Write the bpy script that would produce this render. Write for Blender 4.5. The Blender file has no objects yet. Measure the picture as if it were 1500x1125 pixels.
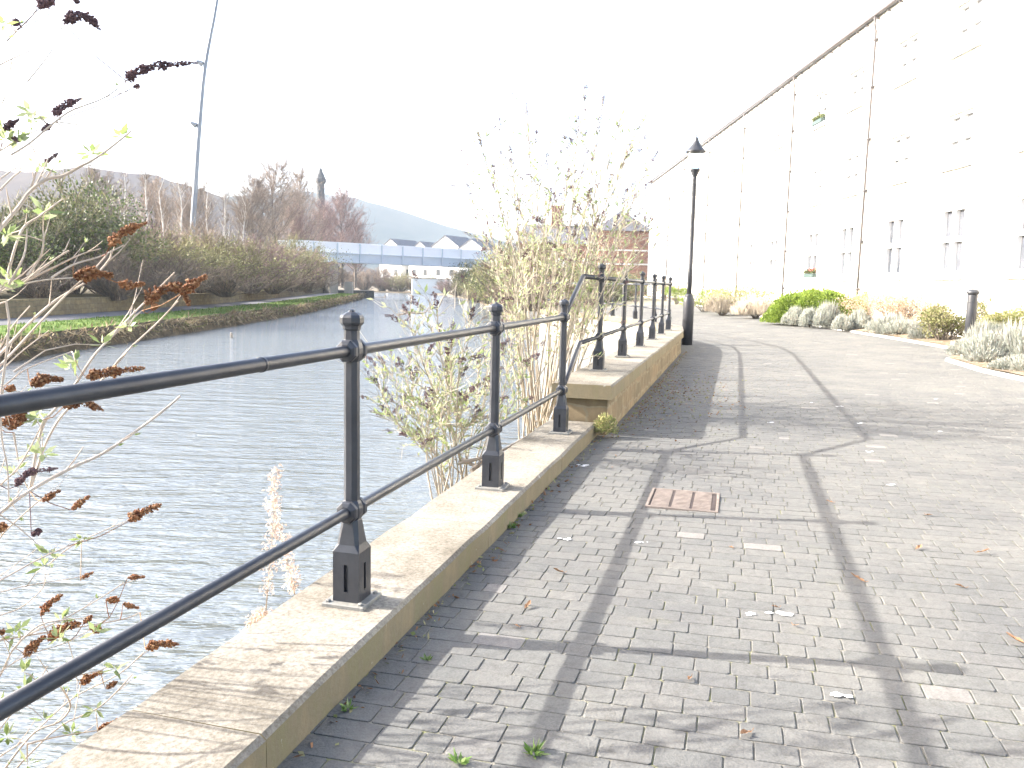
import bpy, math, random
import numpy as np
from mathutils import Vector, Matrix, Quaternion

S = bpy.context.scene
COL = S.collection
pi = math.pi
V = Vector

# ---------------------------------------------------------------- camera
FPX, PITCH, ROLL, EYE = 1203.95, 0.12027, 0.022506, 1.4006
cp, sp = math.cos(PITCH), math.sin(PITCH)
FW = V((0, cp, -sp)); R0 = V((1, 0, 0)); U0 = R0.cross(FW)
RT = math.cos(ROLL) * R0 + math.sin(ROLL) * U0
UP = -math.sin(ROLL) * R0 + math.cos(ROLL) * U0
EYEP = V((0, 0, EYE))
cd = bpy.data.cameras.new('camera'); cam = bpy.data.objects.new('camera', cd); COL.objects.link(cam)
cd.sensor_width = 36; cd.lens = FPX / 1500 * 36; cd.clip_start = 0.05; cd.clip_end = 6000
cam.matrix_world = Matrix(((RT.x, UP.x, -FW.x, 0), (RT.y, UP.y, -FW.y, 0), (RT.z, UP.z, -FW.z, EYE), (0, 0, 0, 1)))
S.camera = cam


def at(x, y, Y):
    """point of the place seen at photo pixel (x, y), standing Y metres ahead"""
    d = FW + RT * ((x - 750) / FPX) - UP * ((y - 562.5) / FPX)
    return EYEP + d * (Y / d.y)


def onz(x, y, z):
    d = FW + RT * ((x - 750) / FPX) - UP * ((y - 562.5) / FPX)
    return EYEP + d * ((z - EYE) / d.z)


# ---------------------------------------------------------------- wall frame
WX, WA, SLOPE = -1.4637, 0.26379, 0.0211
D = V((math.sin(WA), math.cos(WA), 0)); N = V((math.cos(WA), -math.sin(WA), 0))
W1, W2 = 0.1387, 0.4945
def uv(u, v, z=0): return V((WX, 0, z)) + D * u + N * v
def smooth(a, b, x):
    t = max(0, min(1, (x - a) / (b - a))); return t * t * (3 - 2 * t)
def lerp_tab(tab, y):
    if y <= tab[0][1]: return tab[0][0]
    for (x0, y0), (x1, y1) in zip(tab, tab[1:]):
        if y <= y1: return x0 + (x1 - x0) * (y - y0) / (y1 - y0)
    return tab[-1][0]
def G(X, Y):
    v = (X - WX) * N.x + Y * N.y
    z = SLOPE * max(-1, min(v, 8))
    z += smooth(4, 10, X) * 0.0125 * min(max(0, Y - 19), 45)
    return z

rng = random.Random(7)

# ---------------------------------------------------------------- mesh builder
class MB:
    def __init__(s): s.v = []; s.f = []
    def quad(s, a, b, c, d):
        i = len(s.v); s.v += [tuple(a), tuple(b), tuple(c), tuple(d)]; s.f.append((i, i + 1, i + 2, i + 3))
    def tri(s, a, b, c):
        i = len(s.v); s.v += [tuple(a), tuple(b), tuple(c)]; s.f.append((i, i + 1, i + 2))
    def poly(s, pts):
        i = len(s.v); s.v += [tuple(p) for p in pts]; s.f.append(tuple(range(i, i + len(pts))))
    def box(s, lo, hi, M=None):
        x0, y0, z0 = lo; x1, y1, z1 = hi
        P = [V(p) for p in ((x0, y0, z0), (x1, y0, z0), (x1, y1, z0), (x0, y1, z0), (x0, y0, z1), (x1, y0, z1), (x1, y1, z1), (x0, y1, z1))]
        if M: P = [M @ p for p in P]
        i = len(s.v); s.v += [tuple(p) for p in P]
        for q in ((3, 2, 1, 0), (4, 5, 6, 7), (0, 1, 5, 4), (1, 2, 6, 5), (2, 3, 7, 6), (3, 0, 4, 7)): s.f.append(tuple(i + k for k in q))
    def bbox(s, lo, hi, b, M=None):
        """box with chamfered upper edges"""
        x0, y0, z0 = lo; x1, y1, z1 = hi
        s.loft([[V((x0, y0, z0)), V((x1, y0, z0)), V((x1, y1, z0)), V((x0, y1, z0))],
                [V((x0, y0, z1 - b)), V((x1, y0, z1 - b)), V((x1, y1, z1 - b)), V((x0, y1, z1 - b))],
                [V((x0 + b, y0 + b, z1)), V((x1 - b, y0 + b, z1)), V((x1 - b, y1 - b, z1)), V((x0 + b, y1 - b, z1))]], M=M)
    def loft(s, rings, cap=True, M=None):
        n = len(rings[0]); i = len(s.v)
        for r in rings: s.v += [tuple(M @ p) if M else tuple(p) for p in r]
        for k in range(len(rings) - 1):
            for j in range(n):
                a = i + k * n + j; b = i + k * n + (j + 1) % n
                s.f.append((a, b, b + n, a + n))
        if cap:
            s.f.append(tuple(i + j for j in reversed(range(n))))
            s.f.append(tuple(i + (len(rings) - 1) * n + j for j in range(n)))
    def lathe(s, prof, n=8, M=None, rot=0):
        s.loft([[V((r * math.cos(2 * pi * (j + rot) / n), r * math.sin(2 * pi * (j + rot) / n), z)) for j in range(n)] for r, z in prof], M=M)
    def tube(s, pts, rad, n=6, cap=True):
        pts = [V(p) for p in pts]
        if not hasattr(rad, '__len__'): rad = [rad] * len(pts)
        rings = []; ref = None
        for k, p in enumerate(pts):
            t = (pts[min(k + 1, len(pts) - 1)] - pts[max(k - 1, 0)])
            if t.length < 1e-9: t = V((0, 0, 1))
            t.normalize()
            if ref is None: ref = V((0, 0, 1)) if abs(t.z) < .9 else V((1, 0, 0))
            a = t.cross(ref); a.normalize(); b = a.cross(t); b.normalize(); ref = b
            rings.append([p + (a * math.cos(2 * pi * j / n) + b * math.sin(2 * pi * j / n)) * rad[k] for j in range(n)])
        s.loft(rings, cap)
    def leaf(s, p, d, L, w, rg, fold=True):
        d = V(d).normalized(); r = V((rg.uniform(-1, 1), rg.uniform(-1, 1), rg.uniform(-1, 1)))
        a = d.cross(r)
        if a.length < 1e-4: a = V((1, 0, 0))
        a.normalize(); p = V(p)
        i = len(s.v)
        s.v += [tuple(p), tuple(p + d * L * .45 + a * w), tuple(p + d * L), tuple(p + d * L * .45 - a * w)]
        s.f.append((i, i + 1, i + 2, i + 3))
    def build(s, name, mat, parent=None, org=(0, 0, 0), flat=True):
        me = bpy.data.meshes.new(name)
        o3 = V(org)
        me.from_pydata([(x - o3.x, y - o3.y, z - o3.z) for x, y, z in s.v], [], s.f)
        me.materials.append(mat)
        if not flat: me.polygons.foreach_set('use_smooth', [True] * len(me.polygons))
        me.update()
        o = bpy.data.objects.new(name, me); COL.objects.link(o)
        if parent: o.parent = parent
        elif o3.length: o.location = o3
        return o

def tag(o, label=None, cat=None, group=None, kind=None):
    if label: o['label'] = label
    if cat: o['category'] = cat
    if group: o['group'] = group
    if kind: o['kind'] = kind
    return o
def thing(name, loc, label, cat, group=None, rz=0):
    o = bpy.data.objects.new(name, None); COL.objects.link(o); o.location = loc; o.rotation_euler = (0, 0, rz)
    o.empty_display_size = .2
    return tag(o, label, cat, group)
def copy_tree(o, parent=None):
    c = o.copy(); COL.objects.link(c); c.parent = parent
    for ch in [k for k in bpy.data.objects if k.parent == o]: copy_tree(ch, c)
    return c

# ---------------------------------------------------------------- materials
def nt(name):
    m = bpy.data.materials.new(name); m.use_nodes = True
    t = m.node_tree; t.nodes.clear()
    out = t.nodes.new('ShaderNodeOutputMaterial')
    return m, t, out
def node(t, kind, **kw):
    n = t.nodes.new(kind)
    for k, v in kw.items(): setattr(n, k, v)
    return n
def ramp(t, fac, stops):
    r = node(t, 'ShaderNodeValToRGB'); e = r.color_ramp.elements
    e[0].position, e[0].color = stops[0][0], (*stops[0][1], 1)
    e[1].position, e[1].color = stops[-1][0], (*stops[-1][1], 1)
    for p, c in stops[1:-1]:
        x = e.new(p); x.color = (*c, 1)
    t.links.new(fac, r.inputs[0]); return r.outputs[0]
def noise(t, scale, detail=4, vec=None, rough=.6, stretch=None):
    n = node(t, 'ShaderNodeTexNoise'); n.inputs['Scale'].default_value = scale; n.inputs['Detail'].default_value = detail
    n.inputs['Roughness'].default_value = rough
    if vec is None:
        vec = node(t, 'ShaderNodeNewGeometry').outputs['Position']
    if stretch:
        mp = node(t, 'ShaderNodeMapping'); mp.inputs['Scale'].default_value = stretch
        t.links.new(vec, mp.inputs[0]); vec = mp.outputs[0]
    t.links.new(vec, n.inputs['Vector']); return n.outputs['Fac']
def mixc(t, fac, a, b, mode='MIX'):
    m = node(t, 'ShaderNodeMix', data_type='RGBA', blend_type=mode)
    for s, val in ((m.inputs[0], fac), (m.inputs[6], a), (m.inputs[7], b)):
        if hasattr(val, 'is_output'): t.links.new(val, s)
        elif hasattr(val, '__len__'): s.default_value = (*val, 1)
        else: s.default_value = val
    return m.outputs[2]
def bump(t, h, strength, dist=.01):
    b = node(t, 'ShaderNodeBump'); b.inputs['Strength'].default_value = strength; b.inputs['Distance'].default_value = dist
    t.links.new(h, b.inputs['Height']); return b.outputs[0]
def surf(t, out, col, rough=.7, nrm=None, metal=0, spec=.4):
    p = node(t, 'ShaderNodeBsdfPrincipled')
    if hasattr(col, 'is_output'): t.links.new(col, p.inputs['Base Color'])
    else: p.inputs['Base Color'].default_value = (*col, 1)
    if hasattr(rough, 'is_output'): t.links.new(rough, p.inputs['Roughness'])
    else: p.inputs['Roughness'].default_value = rough
    p.inputs['Metallic'].default_value = metal; p.inputs['Specular IOR Level'].default_value = spec
    if nrm: t.links.new(nrm, p.inputs['Normal'])
    t.links.new(p.outputs[0], out.inputs[0]); return p
def plain(name, c1, c2=None, scale=6, rough=.7, bs=0, bscale=40, metal=0, spec=.4, bdist=.01, lo=.35, hi=.65):
    m, t, out = nt(name); c2 = c2 or c1
    col = ramp(t, noise(t, scale, 5), [(lo, c1), (hi, c2)])
    nrm = bump(t, noise(t, bscale, 5), bs, bdist) if bs else None
    surf(t, out, col, rough, nrm, metal, spec); return m
def island_mat(name, cols, rough=.6, trans=.0, scale=0, obj=True):
    """one colour per leaf / block, from a ramp; optional light passing through"""
    m, t, out = nt(name)
    g = node(t, 'ShaderNodeNewGeometry')
    st = [(i / (len(cols) - 1), c) for i, c in enumerate(cols)]
    col = ramp(t, g.outputs['Random Per Island'], st)
    if obj:
        oi = node(t, 'ShaderNodeObjectInfo')
        mr = node(t, 'ShaderNodeMapRange'); mr.inputs['To Min'].default_value = .75; mr.inputs['To Max'].default_value = 1.2
        t.links.new(oi.outputs['Random'], mr.inputs[0])
        col = mixc(t, 1, col, mr.outputs[0], 'MULTIPLY')
    p = surf(t, out, col, rough, spec=.25)
    if trans:
        tr = node(t, 'ShaderNodeBsdfTranslucent'); t.links.new(col, tr.inputs[0])
        mx = node(t, 'ShaderNodeMixShader'); mx.inputs[0].default_value = trans
        t.links.new(p.outputs[0], mx.inputs[1]); t.links.new(tr.outputs[0], mx.inputs[2]); t.links.new(mx.outputs[0], out.inputs[0])
    return m

def mat_pavers():
    m, t, out = nt('paver_concrete')
    g = node(t, 'ShaderNodeNewGeometry')
    c = ramp(t, g.outputs['Random Per Island'], [(0, (.116, .117, .111)), (.25, (.135, .1345, .126)), (.5, (.124, .125, .118)), (.75, (.142, .140, .130)), (.988, (.132, .131, .123)), (.991, (.18, .172, .16)), (1, (.21, .2, .185))])
    n1 = ramp(t, noise(t, 1.1, 5), [(.3, (.82, .82, .84)), (.7, (1.12, 1.1, 1.06))])
    c = mixc(t, 1, c, n1, 'MULTIPLY')
    n2 = ramp(t, noise(t, 140, 3), [(.3, (.78, .78, .78)), (.7, (1.2, 1.2, 1.2))])
    c = mixc(t, .8, c, n2, 'MULTIPLY')
    st = ramp(t, noise(t, 9, 6, rough=.7), [(.58, (0, 0, 0)), (.8, (.7, .7, .7))])
    c = mixc(t, st, c, (.21, .2, .18))
    dk = ramp(t, noise(t, 26, 6, rough=.8), [(.3, (.72, .70, .66)), (.5, (1, 1, 1)), (.72, (1.18, 1.17, 1.14))])
    c = mixc(t, .9, c, dk, 'MULTIPLY')
    ms = ramp(t, noise(t, 1.7, 6, rough=.75), [(.6, (0, 0, 0)), (.8, (.5, .5, .5))])
    c = mixc(t, ms, c, (.19, .185, .11))
    surf(t, out, c, .85, bump(t, noise(t, 90, 5), .55, .006), spec=.25); return m
def mat_joint():
    m, t, out = nt('joint_sand_and_moss')
    c = ramp(t, noise(t, 5, 6, rough=.75), [(.3, (.12, .11, .09)), (.48, (.26, .24, .20)), (.62, (.20, .20, .10)), (.78, (.24, .26, .10))])
    surf(t, out, c, .95, bump(t, noise(t, 160, 4), .8, .01), spec=.1); return m
def mat_coping():
    m, t, out = nt('weathered_coping_concrete')
    c = ramp(t, noise(t, 2.2, 6, rough=.65), [(.28, (.135, .12, .096)), (.5, (.235, .217, .185)), (.72, (.33, .315, .28))])
    c2 = ramp(t, noise(t, 60, 5, rough=.8), [(.35, (.5, .47, .42)), (.62, (1.15, 1.14, 1.1))])
    c = mixc(t, .9, c, c2, 'MULTIPLY')
    g = node(t, 'ShaderNodeNewGeometry'); sx = node(t, 'ShaderNodeSeparateXYZ'); t.links.new(g.outputs['Normal'], sx.inputs[0])
    side = node(t, 'ShaderNodeMapRange'); side.inputs['From Min'].default_value = .75; side.inputs['From Max'].default_value = .2
    t.links.new(sx.outputs['Z'], side.inputs[0])
    moss = ramp(t, noise(t, 7, 6, rough=.7, stretch=(1, 1, .3)), [(.3, (.26, .205, .115)), (.5, (.20, .165, .10)), (.7, (.19, .175, .085))])
    mk = node(t, 'ShaderNodeMath', operation='MULTIPLY'); mk.inputs[1].default_value = .85; t.links.new(side.outputs[0], mk.inputs[0])
    c = mixc(t, mk.outputs[0], c, moss)
    lich = ramp(t, noise(t, 13, 4, rough=.6), [(.70, (0, 0, 0)), (.76, (.8, .8, .8))])
    c = mixc(t, lich, c, (.42, .41, .37))
    surf(t, out, c, .9, bump(t, noise(t, 70, 6, rough=.7), .35, .006), spec=.2); return m
def mat_stone(name, cols, sc=1.0, mortar=(.4, .36, .28), bw=.5, bh=.25, wob=.0):
    m, t, out = nt(name)
    tc = node(t, 'ShaderNodeTexCoord'); b = node(t, 'ShaderNodeTexBrick')
    # lay courses along the longest horizontal direction: x+y mixed, z up
    sx = node(t, 'ShaderNodeSeparateXYZ'); t.links.new(tc.outputs['Object'], sx.inputs[0])
    ad = node(t, 'ShaderNodeMath', operation='ADD'); t.links.new(sx.outputs['X'], ad.inputs[0]); t.links.new(sx.outputs['Y'], ad.inputs[1])
    cb = node(t, 'ShaderNodeCombineXYZ'); t.links.new(ad.outputs[0], cb.inputs[0]); t.links.new(sx.outputs['Z'], cb.inputs[1])
    nz = node(t, 'ShaderNodeTexNoise'); nz.inputs['Scale'].default_value = 3.5; nz.inputs['Detail'].default_value = 3; t.links.new(cb.outputs[0], nz.inputs['Vector'])
    sb = node(t, 'ShaderNodeVectorMath', operation='MULTIPLY_ADD'); k = wob; sb.inputs[1].default_value = (k, k, 0); t.links.new(nz.outputs['Color'], sb.inputs[0]); t.links.new(cb.outputs[0], sb.inputs[2])
    t.links.new(sb.outputs[0], b.inputs['Vector'])
    b.inputs['Scale'].default_value = sc; b.inputs['Brick Width'].default_value = bw; b.inputs['Row Height'].default_value = bh
    b.inputs['Mortar Size'].default_value = .012; b.inputs['Color1'].default_value = (*cols[0], 1); b.inputs['Color2'].default_value = (*cols[1], 1)
    b.inputs['Mortar'].default_value = (*mortar, 1)
    c = mixc(t, .8, b.outputs[0], ramp(t, noise(t, 6, 5), [(.3, (.65, .63, .6)), (.7, (1.2, 1.2, 1.15))]), 'MULTIPLY')
    surf(t, out, c, .9, bump(t, b.outputs['Fac'], -.5, .01), spec=.2); return m
def mat_water():
    m, t, out = nt('canal_water')
    a = noise(t, 1.0, 4, stretch=(1.2, 4.6, 1), rough=.55)
    b = noise(t, 1.0, 3, stretch=(4, 14, 1), rough=.6)
    ad = node(t, 'ShaderNodeMath', operation='MULTIPLY_ADD'); ad.inputs[1].default_value = .35
    t.links.new(b, ad.inputs[0]); t.links.new(a, ad.inputs[2])
    n1 = bump(t, ad.outputs[0], .65, .17)
    p = surf(t, out, (.13, .145, .14), .05, n1, spec=1.0); p.inputs['IOR'].default_value = 1.75
    return m

M = {}
M['pavers'] = mat_pavers(); M['joint'] = mat_joint(); M['coping'] = mat_coping(); M['water'] = mat_water()
M['iron'] = plain('black_railing_paint', (.016, .018, .024), (.03, .033, .04), 9, .38, .25, 55, spec=.55, bdist=.003)
M['plate'] = plain('dull_galvanised_plate', (.16, .16, .15), (.24, .23, .2), 30, .6, .3, 80)
M['rubble'] = mat_stone('sandstone_wall', ((.27, .205, .125), (.17, .135, .085)), 1, (.25, .21, .14), .5, .19, .22)
M['sunlit_rubble'] = mat_stone('sunlit_sandstone_wall', ((.40, .385, .34), (.30, .295, .25)), 1, (.34, .33, .29), .5, .19, .22)  # paler copy of the sandstone: sunlight on the curved stretch painted into its colour
M['facade'] = mat_stone('pale_ashlar', ((.71, .70, .67), (.67, .66, .63)), 1, (.63, .62, .58), .9, .32)
M['sillstone'] = plain('grey_sill_stone', (.55, .57, .61), (.62, .64, .67), 3, .8)
M['white'] = plain('white_window_paint', (.8, .8, .78), None, rough=.4)
M['glass'] = plain('window_glass_with_pale_blind', (.035, .04, .05), (.13, .135, .15), .8, .1, spec=.6)
M['blind'] = plain('window_glass_with_white_blind', (.2, .21, .23), (.4, .4, .41), .8, .1, spec=.6)
M['darkglass'] = plain('dark_window_glass', (.05, .06, .07), (.1, .11, .12), .7, .08, spec=.6)
M['pipe'] = plain('grey_brown_pipe_paint', (.10, .09, .09), (.14, .125, .12), 3, .5)
M['slate'] = plain('slate_roof', (.10, .105, .115), (.16, .16, .17), 3, .7, .4, 12)
M['brick'] = mat_stone('red_brick', ((.33, .12, .075), (.25, .10, .07)), 1, (.4, .33, .28), .23, .075)
M['render'] = plain('white_render', (.74, .73, .7), (.66, .65, .62), .6, .85)
M['kerb'] = plain('pale_kerb_concrete', (.50, .49, .46), (.62, .60, .57), 3, .9, .4, 50)
M['scrub'] = plain('brown_scrub_ground', (.10, .08, .05), (.19, .15, .10), .4, .95, .4, 5)
M['quay'] = plain('pale_trodden_earth', (.36, .33, .28), (.46, .43, .38), .5, .95, .4, 6)
M['grass'] = plain('short_grass_turf', (.08, .14, .03), (.15, .20, .055), 2.2, .95, .8, 30, spec=.1, bdist=.05)
M['soil'] = plain('bank_soil', (.06, .05, .035), (.13, .105, .07), 2.0, .95, .9, 9, spec=.1, bdist=.08)
M['bed'] = plain('planting_bed_soil', (.16, .12, .08), (.26, .21, .15), 5, .95, .8, 30, spec=.1, bdist=.03)
M['asphalt'] = plain('towpath_gravel', (.085, .085, .09), (.12, .12, .125), 4, .95, .4, 60)
M['towwall'] = mat_stone('towpath_rubble_wall', ((.20, .165, .10), (.145, .125, .085)), 1, (.12, .11, .08), .4, .18, .12)
M['darkstone'] = mat_stone('dark_wharf_stone', ((.10, .10, .095), (.07, .07, .065)), 1, (.05, .05, .05), .8, .4)
M['woodland'] = plain('woodland_floor', (.07, .06, .035), (.12, .10, .05), .4, .95)
M['bridge'] = plain('pale_blue_steel', (.46, .52, .56), (.52, .57, .61), .5, .5)
M['bridge_w'] = plain('whitish_blue_parapet', (.76, .77, .78), (.8, .81, .82), .5, .5)
M['concrete'] = plain('pier_concrete', (.26, .24, .2), (.34, .31, .26), 1, .9)
M['mast'] = plain('galvanised_mast', (.2, .22, .25), (.26, .28, .3), .6, .5, metal=.3)
M['chimney'] = plain('sooty_chimney_stone', (.07, .075, .08), (.10, .10, .10), .5, .9)
M['hill_l'] = plain('wooded_hillside', (.05, .042, .045), (.085, .07, .06), .02, 1, spec=0)
M['hill_r'] = plain('far_moor_hillside', (.05, .075, .085), (.08, .10, .105), .008, 1, spec=0)
M['lampmetal'] = plain('lamp_black_paint', (.025, .026, .03), (.04, .042, .048), 4, .45, spec=.5)
M['rust'] = plain('rusty_cast_iron', (.15, .12, .10), (.23, .19, .16), 14, .85, .5, 70)
M['stem'] = plain('dry_straw_stem', (.36, .29, .22), (.50, .43, .36), 8, .8)
M['stem_b'] = plain('brown_green_stem', (.27, .23, .17), (.43, .38, .31), 6, .8)
M['bark'] = plain('grey_brown_bark', (.11, .09, .075), (.2, .17, .14), 3, .9)
M['birch'] = plain('white_birch_bark', (.50, .47, .43), (.68, .66, .62), 2.5, .85)
M['fresh'] = island_mat('fresh_bud_leaves', [(.27, .36, .11), (.36, .45, .18), (.42, .47, .27), (.22, .30, .11)], .55, .45)
M['budd'] = island_mat('grey_green_buddleia_leaves', [(.20, .26, .09), (.32, .38, .17), (.40, .44, .27), (.42, .42, .26), (.26, .33, .13)], .6, .4)
M['seed'] = island_mat('rust_brown_seed_heads', [(.09, .035, .018), (.22, .085, .035), (.36, .18, .08), (.15, .055, .025), (.42, .25, .13), (.2, .07, .03)], .8, .1)
M['seed_p'] = island_mat('plum_brown_seed_heads', [(.16, .10, .11), (.23, .15, .15), (.19, .12, .13), (.12, .075, .085)], .85, .45)
M['fluff'] = island_mat('pale_willowherb_fluff', [(.55, .45, .38), (.65, .56, .48), (.48, .36, .3)], .9, .4)
M['twig_brown'] = island_mat('brown_winter_twigs', [(.18, .135, .10), (.27, .21, .155), (.33, .27, .2), (.22, .155, .13)], .9)
M['twig_olive'] = island_mat('olive_winter_twigs', [(.15, .14, .07), (.24, .225, .115), (.32, .29, .16), (.2, .175, .105)], .9)
M['twig_plum'] = island_mat('purplish_winter_twigs', [(.21, .135, .125), (.29, .2, .18), (.33, .25, .22)], .9)
M['twig_pale'] = island_mat('pale_winter_twigs', [(.26, .20, .16), (.34, .28, .22), (.22, .17, .14)], .9)
M['ever'] = island_mat('dark_evergreen_leaves', [(.07, .10, .035), (.11, .145, .05), (.17, .20, .07), (.11, .11, .07), (.16, .145, .10)], .55, .15)
M['hedge'] = island_mat('bright_hedge_leaves', [(.14, .22, .03), (.24, .33, .05), (.31, .38, .07), (.17, .25, .04)], .5, .3)
M['yhedge'] = island_mat('yellow_green_hedge_leaves', [(.34, .34, .10), (.42, .40, .16), (.24, .27, .07), (.45, .40, .24)], .6, .3)
M['lav'] = island_mat('silver_lavender_leaves', [(.27, .29, .24), (.38, .40, .34), (.45, .46, .42), (.33, .29, .23)], .8, .3)
M['russet'] = island_mat('russet_dry_leaves', [(.36, .26, .17), (.45, .34, .24), (.50, .41, .31), (.29, .20, .13)], .8, .3)
M['straw'] = island_mat('straw_dead_stems', [(.44, .38, .30), (.54, .48, .39), (.36, .30, .23)], .9, .2)
M['olive'] = island_mat('olive_shrub_leaves', [(.17, .20, .06), (.27, .28, .11), (.33, .30, .15), (.21, .19, .09)], .6, .2)
M['reed'] = island_mat('dead_bank_grass', [(.17, .125, .08), (.27, .21, .13), (.34, .28, .17), (.12, .085, .06), (.16, .18, .06)], .95, .15)
M['blade'] = island_mat('bank_grass_blades', [(.08, .15, .03), (.13, .21, .05), (.2, .23, .09)], .8, .3)
M['deadleaf'] = island_mat('fallen_leaf_brown', [(.26, .12, .055), (.30, .17, .09), (.17, .09, .055)], .8, .2)
M['dropping'] = plain('chalky_white_splat', (.75, .75, .74), (.85, .85, .84), 30, .9)
M['weed'] = island_mat('small_green_weed_leaves', [(.12, .22, .05), (.2, .3, .08), (.3, .36, .16)], .6, .3)
M['log'] = plain('grey_driftwood', (.22, .19, .16), (.36, .31, .26), 6, .9)
M['duck'] = plain('dark_brown_feathers', (.045, .035, .03), (.10, .08, .06), 20, .8)
M['bill'] = plain('dull_yellow_bill', (.35, .28, .06), None, rough=.5)
M['featherwhite'] = plain('white_neck_feathers', (.7, .7, .68), None, rough=.8)
M['red'] = plain('red_flower_petals', (.45, .06, .05), (.5, .12, .09), 20, .6)
M['potgreen'] = plain('dark_green_planter', (.05, .08, .075), (.07, .1, .09), 6, .5)
def lampglass():
    m, t, out = nt('clear_lantern_glass')
    p = surf(t, out, (.97, .98, .98), .03, spec=.4)
    p.inputs['Transmission Weight'].default_value = 1; p.inputs['IOR'].default_value = 1.12
    return m
M['lampglass'] = lampglass()
def island_lit(): pass

# ---------------------------------------------------------------- ground, water, hills
g = MB(); n_ = 24
for i in range(n_):
    a0, a1 = 2 * pi * i / n_, 2 * pi * (i + 1) / n_
    g.tri((0, 300, -1.6), (3200 * math.cos(a0), 300 + 3200 * math.sin(a0), -1.6), (3200 * math.cos(a1), 300 + 3200 * math.sin(a1), -1.6))
tag(g.build('ground', M['woodland']), kind='structure')
g = MB(); g.quad((-60, -12, -.65), (9, -12, -.65), (9, 262, -.65), (-60, 262, -.65))
tag(g.build('water', M['water']), kind='structure')

def hill(name, pts, Y, depth, mat, seed):
    """ridge through photo points, falling away to the front and behind"""
    r = random.Random(seed); m = MB()
    top = [at(x, y, Y) for x, y in pts]
    # resample
    P = []
    for a, b in zip(top, top[1:]):
        k = max(2, int((b - a).length / 14))
        for i in range(k): P.append(a.lerp(b, i / k))
    P.append(top[-1])
    rows = []
    for f in (1.0, .97, .85, .6, .3, .1, 0):
        row = []
        for p in P:
            q = V((p.x * (1 - (1 - f) * .12), p.y - depth * (1 - f), -1.4 + (p.z + 1.4) * (f ** 1.3 if f < 1 else 1)))
            q.z += r.uniform(-1, 1) * (p.z * .02 + .3) * (1 if f > .05 else 0)
            row.append(q)
        rows.append(row)
    back = [V((p.x * 1.05, p.y + depth * .6, -1.4)) for p in P]
    rows = [back] + rows
    n = len(P); i0 = len(m.v)
    for row in rows: m.v += [tuple(q) for q in row]
    for k in range(len(rows) - 1):
        for j in range(n - 1):
            a = i0 + k * n + j; m.f.append((a, a + n, a + n + 1, a + 1))
    return tag(m.build(name, mat, flat=False), kind='structure')
hill('hill', [(-700, 330), (-300, 270), (-60, 248), (90, 248), (150, 247), (230, 256), (270, 268), (330, 290), (420, 330), (520, 385), (600, 412)], 480, 230, M['hill_l'], 1)
hill('hill', [(250, 300), (380, 285), (450, 281), (520, 289), (560, 302), (620, 322), (680, 338), (740, 352), (850, 372), (1000, 398), (1200, 425)], 800, 380, M['hill_r'], 2)

# ---------------------------------------------------------------- left bank
EDGE = [(-10.6, -10), (-10.9, 6), (-11.5, 17), (-11.95, 22), (-12.0, 27), (-12.1, 34.5), (-12.7, 50), (-14.6, 68), (-17.0, 90), (-18.4, 101)]
def offs(line, o):
    P = [V((x, y, 0)) for x, y in line]; out = []
    for k, p in enumerate(P):
        t = P[min(k + 1, len(P) - 1)] - P[max(k - 1, 0)]; t.normalize()
        out.append(p + V((-t.y, t.x, 0)) * o)
    return out
def dense(line, step=1.5):
    out = []
    for (x0, y0), (x1, y1) in zip(line, line[1:]):
        k = max(1, int(math.hypot(x1 - x0, y1 - y0) / step))
        for i in range(k): out.append((x0 + (x1 - x0) * i / k, y0 + (y1 - y0) * i / k))
    out.append(line[-1])
    return out
ED = dense(EDGE)
def strip(name, prof, mat, jit=0, seed=0, flat=False):
    r = random.Random(seed); m = MB(); rows = []
    for o, z in prof:
        rows.append([p + V((r.uniform(-jit, jit), 0, z + r.uniform(-jit, jit) * .5)) for p in offs(ED, o)])
    n = len(ED)
    for row in rows: m.v += [tuple(q) for q in row]
    for k in range(len(rows) - 1):
        for j in range(n - 1):
            a = k * n + j; m.f.append((a, a + 1, a + 1 + n, a + n))
    return m.build(name, mat, flat=flat)
tag(strip('bank_soil', [(-.25, -1.2), (-.02, -.68), (.06, -.4), (.16, -.2), (.35, -.1)], M['soil'], .05, 3), kind='structure')
tag(strip('grass_verge', [(.3, -.112), (.6, -.07), (1.4, -.055), (2.5, -.06)], M['grass'], .012, 4), kind='structure')
tag(strip('towpath', [(2.45, -.055), (3.4, -.03), (4.45, -.055)], M['asphalt']), kind='structure')
tag(strip('woodland_ground', [(4.6, -.3), (4.61, .42), (9, .7), (20, .9), (70, 1.0)], M['woodland'], 0, 5), kind='structure')
w = MB()
for a, b in zip(range(len(ED) - 1), range(1, len(ED))):
    o1, o2 = offs(ED, 4.4), offs(ED, 4.75)
    hgt = .52 + .06 * math.sin(a * 1.3)
    w.loft([[o1[a] + V((0, 0, -.2)), o1[b] + V((0, 0, -.2)), o2[b] + V((0, 0, -.2)), o2[a] + V((0, 0, -.2))],
            [o1[a] + V((0, 0, .55)), o1[b] + V((0, 0, .55)), o2[b] + V((0, 0, .55)), o2[a] + V((0, 0, .55))]])
tag(w.build('towpath_wall', M['towwall']), 'low dark rubble wall running behind the towpath on the far bank', 'wall')

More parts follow.
